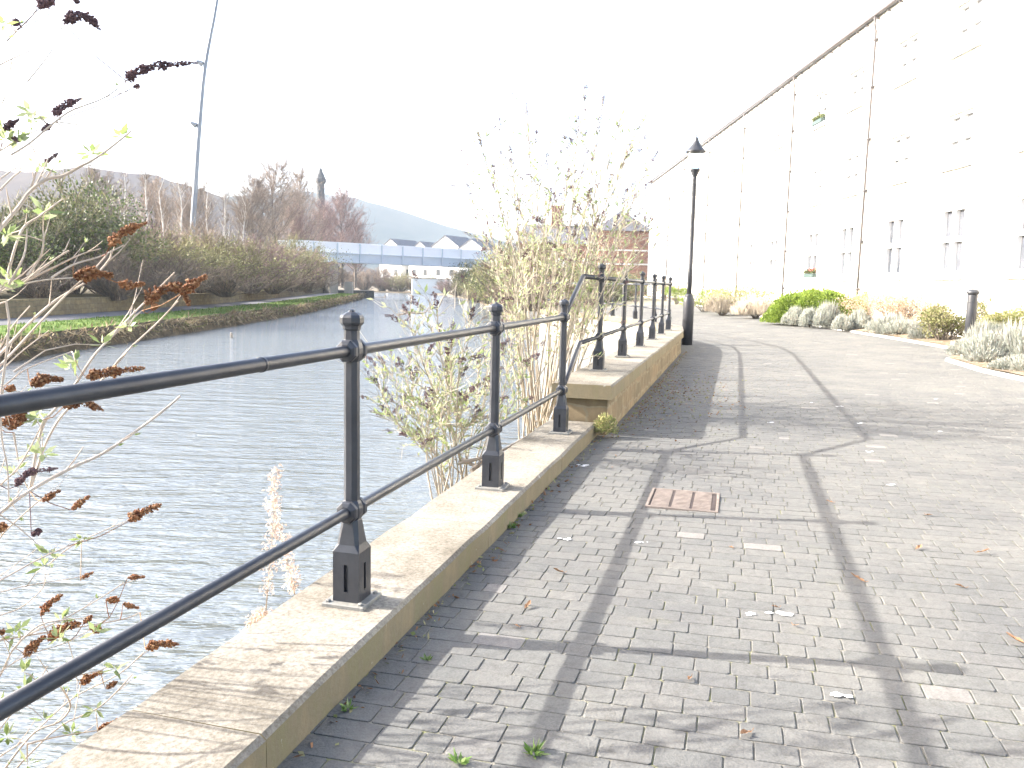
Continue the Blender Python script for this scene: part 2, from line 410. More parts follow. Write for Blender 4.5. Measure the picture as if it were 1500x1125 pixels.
# dead grass hanging over the bank, and short blades on the verge
r = random.Random(11); m = MB()
oe = offs(ED, .12)
for k in range(9000):
    j = r.randrange(8, len(ED) - 1); f = r.random()
    p = oe[j].lerp(oe[j + 1], f)
    clump = .55 + .75 * max(0, math.sin(p.y * 1.7) * math.sin(p.y * .63 + 1))
    p = p + V((r.gauss(0, .12), 0, -.2 + r.uniform(-.28, .1)))
    L = r.uniform(.15, .4) * clump
    d = V((r.uniform(-.2, .9), r.uniform(-.5, .5), r.uniform(-.9, .8))); d.normalize()
    m.leaf(p, d, L, r.uniform(.008, .02) * (1 + p.y / 40), r)
tag(m.build('bank_grass', M['reed']), 'brown dead grass hanging over the far canal bank', 'grass', kind='stuff')
m = MB(); o1 = offs(ED, .35); o2 = offs(ED, 2.4)
for k in range(9000):
    j = r.randrange(8, len(ED) - 1); p = o1[j].lerp(o1[j + 1], r.random()).lerp(o2[j], r.random() ** 1.5)
    p.z = -.085
    m.leaf(p, (r.uniform(-.5, .5), r.uniform(-.5, .5), 1), r.uniform(.05, .14), .012 * (1 + p.y / 40), r)
tag(m.build('grass_blades', M['blade']), 'short green grass on the far canal bank verge', 'grass', kind='stuff')

# wharf end of the far bank
c0, c1 = V((-19.9, 97, 0)), V((-17.9, 104.5, 0))
m = MB()
pts = [(-21.5, 97), (-18.3, 100.5), (-17.6, 104), (-18.6, 106), (-24, 107.5), (-60, 112), (-60, 97)]
m.loft([[V((x, y, -1.2)) for x, y in pts], [V((x, y, .28)) for x, y in pts]])
tag(m.build('wharf_wall', M['darkstone']), 'dark stone wharf corner at the far end of the grass bank', 'wall')
m = MB(); p = at(511, 427, 96); m.bbox((p.x - .45, p.y - .4, -.2), (p.x + .45, p.y + .4, 1.3), .05)
tag(m.build('stone_block', M['concrete']), 'square grey stone block beside the towpath under the bridge', 'stone')
# far bank beyond the bridge
m = MB()
pts = [(-90, 166), (-34, 163), (-19, 158), (-12.5, 148), (-8.2, 124), (-4.9, 102), (-2.0, 72), (0.4, 48), (1.6, 34), (40, 34), (60, 400), (-120, 400)]
FAR = pts[1:8]
m.loft([[V((x, y, -1.4)) for x, y in pts], [V((x, y, -.5)) for x, y in pts]])
tag(m.build('far_ground', M['scrub']), kind='structure')
m = MB(); m.poly([(x, y, -.48) for x, y in ((-2.3, 74), (-.7, 64), (0.9, 48), (2.1, 34.5), (16, 34.5), (16, 82), (-2.3, 82))])
tag(m.build('quay_ground', M['quay']), kind='structure')

# ---------------------------------------------------------------- right side ground
WALLC = [(-1.4637 - .52 + 0, -2.0), (3.42, 17.9), (3.75, 19.9), (3.74, 21.9), (3.52, 23.9), (3.1, 25.9), (2.5, 27.8), (1.8, 29.6), (1.2, 31.6)]
WALLC[0] = tuple(uv(-2, 0).xy)
KERB = [(8.6, -3), (7.75, 9), (7.75, 12.4), (7.9, 13.8), (8.45, 16.0), (9.6, 17.6), (10.2, 19.2), (10.35, 22), (10.4, 26), (10.5, 33), (10.9, 43), (11.6, 62), (11.9, 78)]
def left_x(Y): return lerp_tab(WALLC, Y) if Y < 31.6 else max(-1.5, 1.2 - (Y - 31.6) * .06)
def right_x(Y): return lerp_tab(KERB, Y)
# sand bed under and around the paving, out to the end of the path
m = MB(); rows = []
ys = [-3 + .5 * i for i in range(0, 80)] + [37 + 3 * i for i in range(0, 25)]
for Y in ys:
    xl, xr = left_x(Y) - .05, right_x(Y) + .05
    rows.append([V((xl + (xr - xl) * i / 12, Y, G(xl + (xr - xl) * i / 12, Y) - .0042)) for i in range(13)])
for row in rows: m.v += [tuple(q) for q in row]
for k in range(len(rows) - 1):
    for j in range(12):
        a = k * 13 + j; m.f.append((a, a + 1, a + 14, a + 13))
tag(m.build('paving_bed', M['joint'], flat=False), kind='structure')
# the paving: every block with its own worn edges
r = random.Random(3); m = MB(); u = .6
while u < 52:
    rowh = .108 if u < 16 else (.16 if u < 28 else .26)
    far = u > 15
    v = -1 if u < 19 else -9 - r.random(); v += r.random() * .15
    while v < 10.5:
        bw = r.choice((.10, .13, .13, .155, .165, .2)) * (1 if u < 16 else (1.2 if u < 28 else 2.4))
        c = uv(u + rowh / 2, v + bw / 2)
        if left_x(c.y) - .22 < c.x < right_x(c.y) + .05 and (u > 1 and c.y > .8):
            z = G(c.x, c.y); dz = max(-.0014, min(.0014, r.gauss(0, .0008)))
            tx, ty = r.gauss(0, .005), r.gauss(0, .005)
            gp = .0018; be = r.uniform(.0015, .0035); x0, x1, y0, y1 = -rowh / 2 + gp, rowh / 2 - gp, -bw / 2 + gp, bw / 2 - gp
            ao = r.gauss(0, .012)
            def P(a, b, zz):
                a2 = a - b * ao; b2 = b + a * ao
                q = c + D * a2 + N * b2
                return (q.x, q.y, G(q.x, q.y) + dz + tx * a + ty * b + zz)
            i = len(m.v)
            if far:
                m.v += [P(x0, y0, -.015), P(x1, y0, -.015), P(x1, y1, -.015), P(x0, y1, -.015), P(x0 + be, y0 + be, 0), P(x1 - be, y0 + be, 0), P(x1 - be, y1 - be, 0), P(x0 + be, y1 - be, 0)]
                k = 4
            else:
                def octo(e, cc, zz):
                    cs = [r.uniform(.5, 1.3) * cc for _ in range(4)]
                    return [P(x0 + e + cs[0], y0 + e, zz), P(x1 - e - cs[1], y0 + e, zz), P(x1 - e, y0 + e + cs[1], zz), P(x1 - e, y1 - e - cs[2], zz), P(x1 - e - cs[2], y1 - e, zz), P(x0 + e + cs[3], y1 - e, zz), P(x0 + e, y1 - e - cs[3], zz), P(x0 + e, y0 + e + cs[0], zz)]
                m.v += octo(0, .006, -.012) + octo(.0008, .006, -be * .7) + octo(be, .009, 0)
                k = 8
            nr = (len(m.v) - i) // k
            for q in range(nr - 1):
                for j in range(k):
                    a = i + q * k + j; b = i + q * k + (j + 1) % k; m.f.append((a, a + k, b + k, b))
            m.f.append(tuple(i + (nr - 1) * k + j for j in reversed(range(k))))
        v += bw
    u += rowh
tag(m.build('pavement', M['pavers']), kind='structure')
# planting bed sheet up to the building
m = MB(); rows = []
for Y in ys:
    xl, xr = right_x(Y) + .04, 12.75
    rows.append([V((xl + (xr - xl) * i / 6, Y, G(xl, Y) + .03 + .12 * math.sin(pi * min(1, i / 6 + .1)) + .02 * r.random())) for i in range(7)])
for row in rows: m.v += [tuple(q) for q in row]
for k in range(len(rows) - 1):
    for j in range(6):
        a = k * 7 + j; m.f.append((a, a + 1, a + 8, a + 7))
tag(m.build('planting_bed', M['bed'], flat=False), kind='structure')
# kerb
m = MB(); kd = dense(KERB, .9)
for (x0, y0), (x1, y1) in zip(kd, kd[1:]):
    t = V((x1 - x0, y1 - y0, 0)); L = t.length; t.normalize(); nn = V((t.y, -t.x, 0))
    a = V((x0, y0, G(x0, y0))) + t * .006; b = V((x1, y1, G(x1, y1))) - t * .006
    m.loft([[a + V((0, 0, -.1)) - nn * .01, b + V((0, 0, -.1)) - nn * .01, b + V((0, 0, -.1)) + nn * .14, a + V((0, 0, -.1)) + nn * .14],
            [a + V((0, 0, .045)) - nn * .01, b + V((0, 0, .045)) - nn * .01, b + V((0, 0, .045)) + nn * .14, a + V((0, 0, .045)) + nn * .14],
            [a + V((0, 0, .055)) + nn * .005, b + V((0, 0, .055)) + nn * .005, b + V((0, 0, .055)) + nn * .125, a + V((0, 0, .055)) + nn * .125]])
tag(m.build('bed_kerb', M['kerb']), 'pale concrete kerb edging the planting bed beside the paved path', 'kerb')

# ---------------------------------------------------------------- canal walls
def coping_run(parent, us, v0, v1, z1, th, seed):
    r = random.Random(seed)
    for a, b in zip(us, us[1:]):
        m = MB(); n = max(2, int((b - a) / .3)); ch = .016
        rings = []
        for i in range(n + 1):
            u = a + .003 + (b - a - .006) * i / n
            j = lambda s=.0025: r.uniform(-s, s)
            e = .006 if i in (0, n) else 0
            rings.append([uv(u, v0 + j(), z1 - th), uv(u, v1 + j(), z1 - th), uv(u, v1 + j(.003), z1 - ch - e), uv(u, v1 - ch + j(.0015), z1 - e + j(.001)), uv(u, v0 + ch + j(.003), z1 - e + j(.002)), uv(u, v0 + j(.003), z1 - ch - e)])
        m.loft(rings)
        m.build('coping_stone', M['coping'], parent)
lw = thing('canal_wall', (0, 0, 0), 'low canal wall capped with mossy concrete coping under the nearest railing posts', 'wall')
coping_run(lw, [-2, -.1, 1.35, 2.3, 4.45, 6.35, 7.95], -.26, .204, W1, .26, 1)
m = MB(); m.loft([[uv(-2, -.24, z), uv(7.9, -.24, z), uv(7.9, .185, z), uv(-2, .185, z)] for z in (-1.3, W1 - .25)])
m.build('wall_face', M['rubble'], lw)
uw = thing('canal_wall', (0, 0, 0), 'higher stepped canal wall of sandstone under thick coping, curving away past the lamp post', 'wall')
coping_run(uw, [7.93, 9.5, 11.0, 12.6, 14.1, 15.7, 17.2, 18.45], -.24, .335, W2, .14, 2)
m = MB(); m.loft([[uv(8.0, -.2, z), uv(18.5, -.2, z), uv(18.5, .29, z), uv(8.0, .29, z)] for z in (-1.3, W2 - .139)])
m.build('wall_face', M['rubble'], uw)
# curved continuation
cw = [V((x, y, 0)) for x, y in WALLC[1:]]
def side(P, k):
    t = P[min(k + 1, len(P) - 1)] - P[max(k - 1, 0)]; t.normalize(); return V((t.y, -t.x, 0))
cw[0] = uv(18.47, 0)
for k in range(len(cw) - 1):
    a, b = cw[k], cw[k + 1]; na, nb = (N if k == 0 else side(cw, k)), side(cw, k + 1)
    for nm, lo, hi, z0, z1, mt in (('coping_stone', -.24, .335, W2 - .14, W2, 'coping'), ('wall_face', -.2, .29, -1.3, W2 - .139, 'rubble')):
        m = MB()
        m.loft([[a + na * lo + V((0, 0, z)), b + nb * lo + V((0, 0, z)), b + nb * hi + V((0, 0, z)), a + na * hi + V((0, 0, z))] for z in (z0, z1)])
        m.build(nm, M['sunlit_rubble' if nm == 'wall_face' else mt], uw)

# ---------------------------------------------------------------- railing
def post_parts(parent):
    """one cast post standing at the local origin, wall direction along local y"""
    m = MB(); h = .055
    z0, z1, s0, s1, sw, dp = .016, .215, .055, .165, .0085, .014
    for k in range(4):
        Mx = Matrix.Rotation(k * pi / 2, 4, 'Z')
        T = lambda x, z, d=0: Mx @ V((x, -h + d, z))
        m.quad(T(-h, z0), T(-sw, z0), T(-sw, z1), T(-h, z1)); m.quad(T(sw, z0), T(h, z0), T(h, z1), T(sw, z1))
        m.quad(T(-sw, z0), T(sw, z0), T(sw, s0), T(-sw, s0)); m.quad(T(-sw, s1), T(sw, s1), T(sw, z1), T(-sw, z1))
        m.quad(T(-sw, s0, dp), T(sw, s0, dp), T(sw, s1, dp), T(-sw, s1, dp))
        m.quad(T(-sw, s0), T(-sw, s0, dp), T(-sw, s1, dp), T(-sw, s1)); m.quad(T(sw, s0, dp), T(sw, s0), T(sw, s1), T(sw, s1, dp))
        m.quad(T(-sw, s0), T(sw, s0), T(sw, s0, dp), T(-sw, s0, dp)); m.quad(T(-sw, s1, dp), T(sw, s1, dp), T(sw, s1), T(-sw, s1))
    def ring(hw, c, z):
        return [V((x, y, z)) for x, y in ((-hw + c, -hw), (hw - c, -hw), (hw, -hw + c), (hw, hw - c), (hw - c, hw), (-hw + c, hw), (-hw, hw - c), (-hw, -hw + c))]
    m.loft([ring(.055, .001, .215), ring(.048, .010, .236), ring(.046, .013, .242), ring(.034, .016, .335), ring(.0285, .0167, .345), ring(.0275, .0161, 1.075)], cap=False)
    p = m.build('post', M['iron'], parent)
    m = MB(); m.bbox((-.088, -.088, 0), (.088, .088, .0155), .003)
    for sx in (-1, 1):
        for sy in (-1, 1): m.lathe([(.011, .0156), (.011, .022), (.006, .025)], 6, Matrix.Translation((sx * .068, sy * .068, 0)))
    m.build('base_plate', M['plate'], p)
    m = MB(); m.lathe([(.029, 1.075), (.034, 1.08), (.035, 1.092), (.044, 1.1), (.046, 1.106), (.046, 1.124), (.041, 1.133), (.024, 1.143), (.013, 1.146), (.011, 1.152), (.003, 1.155)], 8, rot=.5)
    m.build('finial', M['iron'], p)
    for z in (.372, .998):
        m = MB()
        m.lathe([(.029, z - .044), (.038, z - .03), (.043, z - .01), (.043, z + .01), (.038, z + .03), (.029, z + .044)], 8, rot=.5)
        for sg in (-1, 1):
            Mx = Matrix.Translation((0, sg * .036, z)) @ Matrix.Rotation(-sg * pi / 2, 4, 'X')
            m.lathe([(.036, -.012), (.045, -.004), (.045, .012), (.04, .02), (.026, .024)], 8, Mx, rot=.5)
        m.build('clamp', M['iron'], p)
    return p
rail = thing('railing', (0, 0, 0), 'black iron two-rail railing with ball-topped posts along the canal wall', 'railing')
proto = post_parts(rail)
US_L = [-.7, 1.28, 3.251, 5.206, 7.26]; US_U = [9.198, 11.12, 13.117, 14.998, 16.816, 18.525]
spots = [(uv(u, 0, W1), -WA) for u in US_L] + [(uv(u, 0, W2), -WA) for u in US_U]
for k in range(2, len(WALLC)):
    x, y = WALLC[k]; t = V((WALLC[min(k + 1, len(WALLC) - 1)][0] - WALLC[k - 1][0], WALLC[min(k + 1, len(WALLC) - 1)][1] - WALLC[k - 1][1], 0))
    spots.append((V((x, y, W2)), -math.atan2(t.x, t.y)))
for k, (P, rz) in enumerate(spots):
    o = proto if k == 0 else copy_tree(proto, rail)
    o.location = P; o.rotation_euler = (0, 0, rz)
for z, nm, rad in ((.998, 'top_rail', .0225), (.372, 'middle_rail', .0205)):
    m = MB(); pl = [uv(-.7, 0, W1 + z)]
    pl += [uv(7.26, 0, W1 + z), uv(8.1 if z > .5 else 8.05, 0, W2 + z)]
    pl += [uv(US_U[-1], 0, W2 + z)] + [V((P.x, P.y, W2 + z)) for P, _ in spots[len(US_L) + len(US_U):]]
    # straight tubes joined at the bends
    for a, b in zip(pl, pl[1:]):
        t = (b - a).normalized(); m.tube([a - t * rad * .3, b + t * rad * .3], rad, 16)
    if z > .5: m.tube([uv(2.62, 0, W1 + z), uv(2.632, 0, W1 + z)], rad + .002, 16)
    m.build(nm, M['iron'], rail, flat=False)

# ---------------------------------------------------------------- lamp post
L0 = V((4.35, 20.55, G(4.35, 20.55)))
lp = thing('lamp_post', L0, 'tall black lamp post with pointed cap at the edge of the paved path', 'street lamp')
m = MB(); m.lathe([(.135, -.05), (.135, 1.05), (.13, 1.12), (.1, 1.22), (.075, 1.27)], 20); m.build('base_column', M['lampmetal'], lp, flat=False)
m = MB(); m.lathe([(.062, 1.25), (.062, 1.9), (.058, 1.92), (.052, 4.05), (.06, 4.08), (.05, 4.1)], 16); m.build('pole', M['lampmetal'], lp, flat=False)
m = MB(); m.lathe([(.05, 4.09), (.055, 4.12), (.11, 4.24), (.13, 4.27), (.13, 4.285), (.1, 4.29)], 16); m.build('lantern_cup', M['lampmetal'], lp, flat=False)
m = MB(); m.lathe([(.095, 4.29), (.13, 4.4), (.165, 4.55), (.185, 4.66), (.18, 4.69)], 20); m.build('lantern_glass', M['lampglass'], lp, flat=False)
m = MB(); m.lathe([(.235, 4.688), (.25, 4.70), (.225, 4.73), (.16, 4.80), (.10, 4.88), (.065, 4.95), (.045, 4.99), (.05, 5.01), (.03, 5.03), (.014, 5.06), (.018, 5.09), (.003, 5.14)], 20); m.build('lantern_cap', M['lampmetal'], lp, flat=False)

# bollard
bp = at(1418, 512, 18.3); bz = G(bp.x, bp.y)
bo = thing('bollard', V((bp.x, bp.y, bz)), 'black round-capped bollard standing in the lavender at the bed corner', 'bollard')
m = MB(); m.lathe([(.105, -.05), (.104, .9), (.104, 1.24), (.10, 1.262)], 20); m.build('shaft', M['lampmetal'], bo, flat=False)
m = MB(); m.lathe([(.10, 1.26), (.102, 1.275), (.13, 1.3), (.136, 1.32), (.13, 1.34), (.1, 1.375), (.05, 1.395), (.005, 1.4)], 20); m.build('cap', M['lampmetal'], bo, flat=False)
m = MB(); m.lathe([(.1065, 1.1), (.109, 1.104), (.109, 1.116), (.1065, 1.12)], 20); m.build('band', M['lampmetal'], bo, flat=False)

# drain cover in the paving
dc = [(962, 717), (1052, 724), (1047, 753), (944, 743)]
du, dv = 5.74, 1.145
P0 = uv(du, dv); P0.z = G(P0.x, P0.y)
dr = thing('drain_cover', P0, 'rusty rectangular drain grating set in the paving beside the railing shadow', 'drain', rz=-WA)
def db(m, x0, x1, y0, y1, z1, z0=-.03): m.bbox((x0, y0, z0), (x1, y1, z1), .002)
m = MB(); hx, hy = .225, .245
db(m, -hx, hx, -hy, -hy + .018, .012); db(m, -hx, hx, hy - .018, hy, .012); db(m, -hx, -hx + .018, -hy + .018, hy - .018, .0122); db(m, hx - .018, hx, -hy + .018, hy - .018, .0122)
m.build('frame', M['rust'], dr)
m = MB(); db(m, -hx + .019, hx - .019, -hy + .019, hy - .019, .006); m.build('tray', plain('rusty_pan_gap_shade', (.035, .025, .022), (.06, .045, .04), 18, .9), dr)  # tray colour darkened to stand for shade in the grating gaps
m = MB()
for k in range(3):
    xa = -hx + .03 + k * .13; xb = xa + .112
    for j in range(13):
        y = -hy + .035 + j * .034; db(m, xa, xb, y, y + .019, .0105, .0)
m.build('grating', M['rust'], dr)

# ---------------------------------------------------------------- mill building
FX = 12.56
mb = thing('mill_building', (FX, 40, 0), 'long pale stone mill building with rows of white windows and thin downpipes', 'building')
OR = (FX, 40, 0)
cols = [5.6, 9.3, 13.0, 16.7, 20.4, 24.1, 27.75, 31.7, 35.3, 40.6, 44.2, 48.8, 52.4, 57, 60.6, 65.2, 68.8, 73]
rows_ = [(1.98, 3.9, .68), (5.12, 6.55, .66), (8.32, 9.6, .66)]
ys2 = [2.0]
for c in cols: ys2 += [c - .66, c + .66]
ys2.append(78.0)
zs2 = [-.3]
for a, b, _ in rows_: zs2 += [a, b]
zs2.append(11.0)
m = MB()
for i in range(len(ys2) - 1):
    for j in range(len(zs2) - 1):
        if i % 2 == 1 and j % 2 == 1: continue
        y0, y1, z0, z1 = ys2[i], ys2[i + 1], zs2[j], zs2[j + 1]
        m.quad((FX, y1, z0), (FX, y0, z0), (FX, y0, z1), (FX, y1, z1))
for c in cols:
    for a, b, _ in rows_:
        y0, y1 = c - .66, c + .66; e = FX + .3
        m.quad((FX, y0, a), (e, y0, a), (e, y0, b), (FX, y0, b)); m.quad((e, y1, a), (FX, y1, a), (FX, y1, b), (e, y1, b))
        m.quad((FX, y0, b), (e, y0, b), (e, y1, b), (FX, y1, b)); m.quad((e, y0, a), (FX, y0, a), (FX, y1, a), (e, y1, a))
X2 = FX + 16
m.quad((FX, 78, -.3), (FX, 78, 11), (X2, 78, 11), (X2, 78, -.3)); m.quad((X2, 2, -.3), (X2, 2, 11), (FX, 2, 11), (FX, 2, -.3)); m.quad((X2, 78, -.3), (X2, 78, 11), (X2, 2, 11), (X2, 2, -.3))
m.build('wall', M['facade'], mb, OR)
m = MB(); m.loft([[V((FX - .15, y, 11.02)), V((X2 + .15, y, 11.02)), V((X2 + .15, y, 11.12)), V((FX + 8, y, 15.2)), V((FX - .15, y, 11.12))] for y in (1.8, 78.2)])
m.build('roof', M['slate'], mb, OR)
m = MB(); m.tube([(FX - .13, 1.8, 10.98), (FX - .13, 78.2, 11.2)], .06, 8)
for k in range(90): m.box((FX - .12, 2 + k * .85, 10.90), (FX + .0, 2.05 + k * .85, 10.94))
m.build('gutter', M['pipe'], mb, OR, flat=False)
for y in (30.15, 38.55, 46.66, 54.8, 62.9, 68.3):
    m = MB(); m.tube([(FX - .14, y, 11.0), (FX - .13, y, 10.75), (FX - .07, y, 10.5), (FX - .07, y, .2)], .042, 8)
    for z in (1.5, 3.2, 5, 6.8, 8.6, 10.2): m.box((FX - .12, y - .075, z), (FX - .001, y + .075, z + .06))
    m.build('downpipe', M['pipe'], mb, OR, flat=False)
def window(c, a, b, fl):
    m = MB(); x0, x1 = FX + .05, FX + .19; y0, y1 = c - .655, c + .655; t = .085
    A, B = a + .005, b - .005
    m.box((x0, y0, A), (x1, y0 + t, B)); m.box((x0, y1 - t, A), (x1, y1, B))
    m.box((x0 + .002, y0 + t, A), (x1, y1 - t, A + t)); m.box((x0 + .002, y0 + t, B - t), (x1, y1 - t, B))
    m.box((x0 + .001, c - .1, A + t), (x1, c + .1, B - t))
    mid = a + (b - a) * .52
    for s in (-1, 1):
        ya, yb = sorted((c + s * .1, c + s * (.655 - t)))
        m.box((x0 + .004, ya, mid - .07), (x1, yb, mid + .07))
    f = m.build('window', M['white'], mb, OR)
    for s in (-1, 1):
        ya, yb = sorted((c + s * .1, c + s * (.655 - t)))
        for za, zb in ((A + t, mid - .07), (mid + .07, B - t)):
            q = MB(); q.quad((x1 - .02, yb, za), (x1 - .02, ya, za), (x1 - .02, ya, zb), (x1 - .02, yb, zb))
            q.build('pane', M['blind' if fl else 'glass'], f, (0, 0, 0))
    q = MB(); q.bbox((FX - .1, c - .8, a - .15), (FX + .05, c + .8, a + .004), .01); q.build('sill', M['sillstone'], f)
    if fl: q = MB(); q.bbox((FX - .03, c - .85, b + .002), (FX + .02, c + .85, b + .24), .005); q.build('lintel', M['sillstone'], f)
    for ch in f.children:
        pass
    return f
for c in cols:
    for fl, (a, b, _) in enumerate(rows_):
        f = window(c, a, b, fl)
for o in list(bpy.data.objects):          # panes, sills and lintels were given in place coordinates
    if o.parent and o.parent.name.startswith('window') and o.parent.parent == mb:
        o.location = -V(OR)
m = MB(); m.box((FX - .12, 74.3, 5.1), (FX - .002, 74.7, 5.45)); m.build('alarm_box', M['lampmetal'], mb, OR)
# window boxes
def window_box(y, z, label, red):
    o = thing('window_box', V((FX - .06, y, z)), label, 'window box')
    m = MB(); m.bbox((-.09, -.55, 0), (.09, .55, .16), .01); m.build('trough', M['potgreen'], o)
    rr = random.Random(int(y * 10)); m = MB(); q = MB()
    for k in range(420):
        p = V((rr.uniform(-.09, .09), rr.uniform(-.52, .52), .15 + rr.random() * .15))
        m.leaf(p, (rr.uniform(-1, 1), rr.uniform(-1, 1), rr.uniform(-.2, 1)), .1, .03, rr)
    for k in range(60):
        p = V((rr.uniform(-.14, .1), rr.uniform(-.5, -.1), .22 + rr.random() * .14))
        q.leaf(p, (rr.uniform(-1, 1), rr.uniform(-1, 1), rr.uniform(-.2, 1)), .07, .035, rr)
    m.build('plants', M['ever'], o)
    if red: q.build('flowers', M['red'], o)
window_box(35.1, 1.985, 'dark green window box with plants on a ground floor sill above the rounded green hedge', True)
window_box(35.3, 8.325, 'window box with plants on a top floor sill of the mill', False)

# ---------------------------------------------------------------- vegetation makers
def twiggy(rg, h, spread, nstem, sub, twr, ms, mt, lean=(0, 0), up=.6, lo=.12, levels=2):
    """many-stemmed bare bush: stems into ms, fine twigs into mt"""
    for k in range(nstem):
        a = rg.uniform(0, 2 * pi); e = rg.random() ** .6
        tip = V((math.cos(a) * spread * e + lean[0], math.sin(a) * spread * e + lean[1], h * (1 - .45 * e * e) * rg.uniform(.8, 1.05)))
        b = V((math.cos(a) * spread * .15 * rg.random(), math.sin(a) * spread * .15 * rg.random(), -.05))
        mid = b.lerp(tip, .45) + V((rg.gauss(0, .1), rg.gauss(0, .1), up * .12)) * h
        pts = [b, b.lerp(mid, .5) + V((rg.gauss(0, .02), rg.gauss(0, .02), 0)) * h, mid, mid.lerp(tip, .55) + V((rg.gauss(0, .04), rg.gauss(0, .04), .02)) * h, tip]
        r0 = twr * rg.uniform(1.6, 3.2)
        ms.tube(pts, [r0, r0 * .85, r0 * .65, r0 * .45, r0 * .2], 4, False)
        for j in range(sub):
            f = lo + (1 - lo) * rg.random() ** .75
            s = f * 4; i = min(3, int(s)); p = pts[i].lerp(pts[i + 1], s - i)
            ax = (pts[i + 1] - pts[i]).normalized()
            d = (ax + V((rg.uniform(-1, 1), rg.uniform(-1, 1), rg.uniform(-.3, up + .5)))).normalized()
            L = h * rg.uniform(.08, .24) * (1.15 - f * .5)
            q = p + d * L; twig(mt, p, q, twr * rg.uniform(.5, 1), rg)
            if levels > 1:
                for i2 in range(3):
                    p2 = p.lerp(q, rg.uniform(.25, .95)); d2 = (d + V((rg.uniform(-1, 1), rg.uniform(-1, 1), rg.uniform(-.5, 1)))).normalized()
                    twig(mt, p2, p2 + d2 * L * rg.uniform(.3, .6), twr * .5, rg)
def twig(m, a, b, w, rg):
    d = b - a; s = d.cross(V((rg.uniform(-1, 1), rg.uniform(-1, 1), rg.uniform(-1, 1))))
    if s.length < 1e-6: return
    s.normalize(); s *= w
    c = a.lerp(b, .55) + V((rg.gauss(0, .05), rg.gauss(0, .05), rg.gauss(0, .05))) * d.length
    i = len(m.v); m.v += [tuple(a - s), tuple(a + s), tuple(c + s * .8), tuple(c - s * .8), tuple(b)]
    m.f.append((i, i + 1, i + 2, i + 3)); m.f.append((i + 3, i + 2, i + 4))
def leaf_cloud(rg, m, rx, ry, h, n, L, w, z0=0, lumps=7, shell=.55, upb=.3):
    cs = [V((rg.uniform(-.6, .6) * rx, rg.uniform(-.6, .6) * ry, z0 + h * rg.uniform(.3, .75))) for _ in range(lumps)]
    rs = [rg.uniform(.32, .55) for _ in cs]
    for k in range(n):
        j = rg.randrange(lumps)
        d = V((rg.gauss(0, 1), rg.gauss(0, 1), rg.gauss(0, 1))).normalized()
        f = shell + (1 - shell) * rg.random() ** .5 + rg.gauss(0, .06)
        p = cs[j] + V((d.x * rx, d.y * ry, d.z * h * .55)) * rs[j] * f
        if p.z < z0 + .02: p.z = z0 + .02 + rg.random() * h * .2
        m.leaf(p, d + V((rg.uniform(-1, 1), rg.uniform(-1, 1), rg.uniform(-.6, 1) + upb)), L * rg.uniform(.6, 1.3), w * rg.uniform(.7, 1.2), rg)
def dome(rg, m, rx, ry, h, n, L, w):
    for k in range(n):
        a = rg.uniform(0, 2 * pi); z = rg.random(); rr = math.sqrt(max(0, 1 - z * z))
        f = 1 - abs(rg.gauss(0, .09)); f *= 1 + .05 * math.sin(a * 5 + z * 6) + .04 * math.sin(a * 11)
        p = V((math.cos(a) * rr * rx, math.sin(a) * rr * ry, z * h)) * f
        d = V((math.cos(a) * rr, math.sin(a) * rr, z + .2))
        m.leaf(p, d + V((rg.uniform(-.8, .8), rg.uniform(-.8, .8), rg.uniform(-.5, .8))), L * rg.uniform(.6, 1.2), w, rg)
def tuft(rg, m, rx, ry, h, n, w, spread=1.0):
    for k in range(n):
        a = rg.uniform(0, 2 * pi); e = rg.random() ** .5
        b = V((math.cos(a) * e * rx * .55, math.sin(a) * e * ry * .55, 0))
        t = V((math.cos(a) * e * rx * spread, math.sin(a) * e * ry * spread, h * (1.05 - .55 * e * e) * rg.uniform(.65, 1.08)))
        s = b.lerp(t, rg.uniform(.15, .6)); d = t - s
        m.leaf(s, d + V((rg.gauss(0, .12), rg.gauss(0, .12), rg.gauss(0, .05))) * d.length, d.length * rg.uniform(.7, 1.05), w * rg.uniform(.7, 1.3), rg)

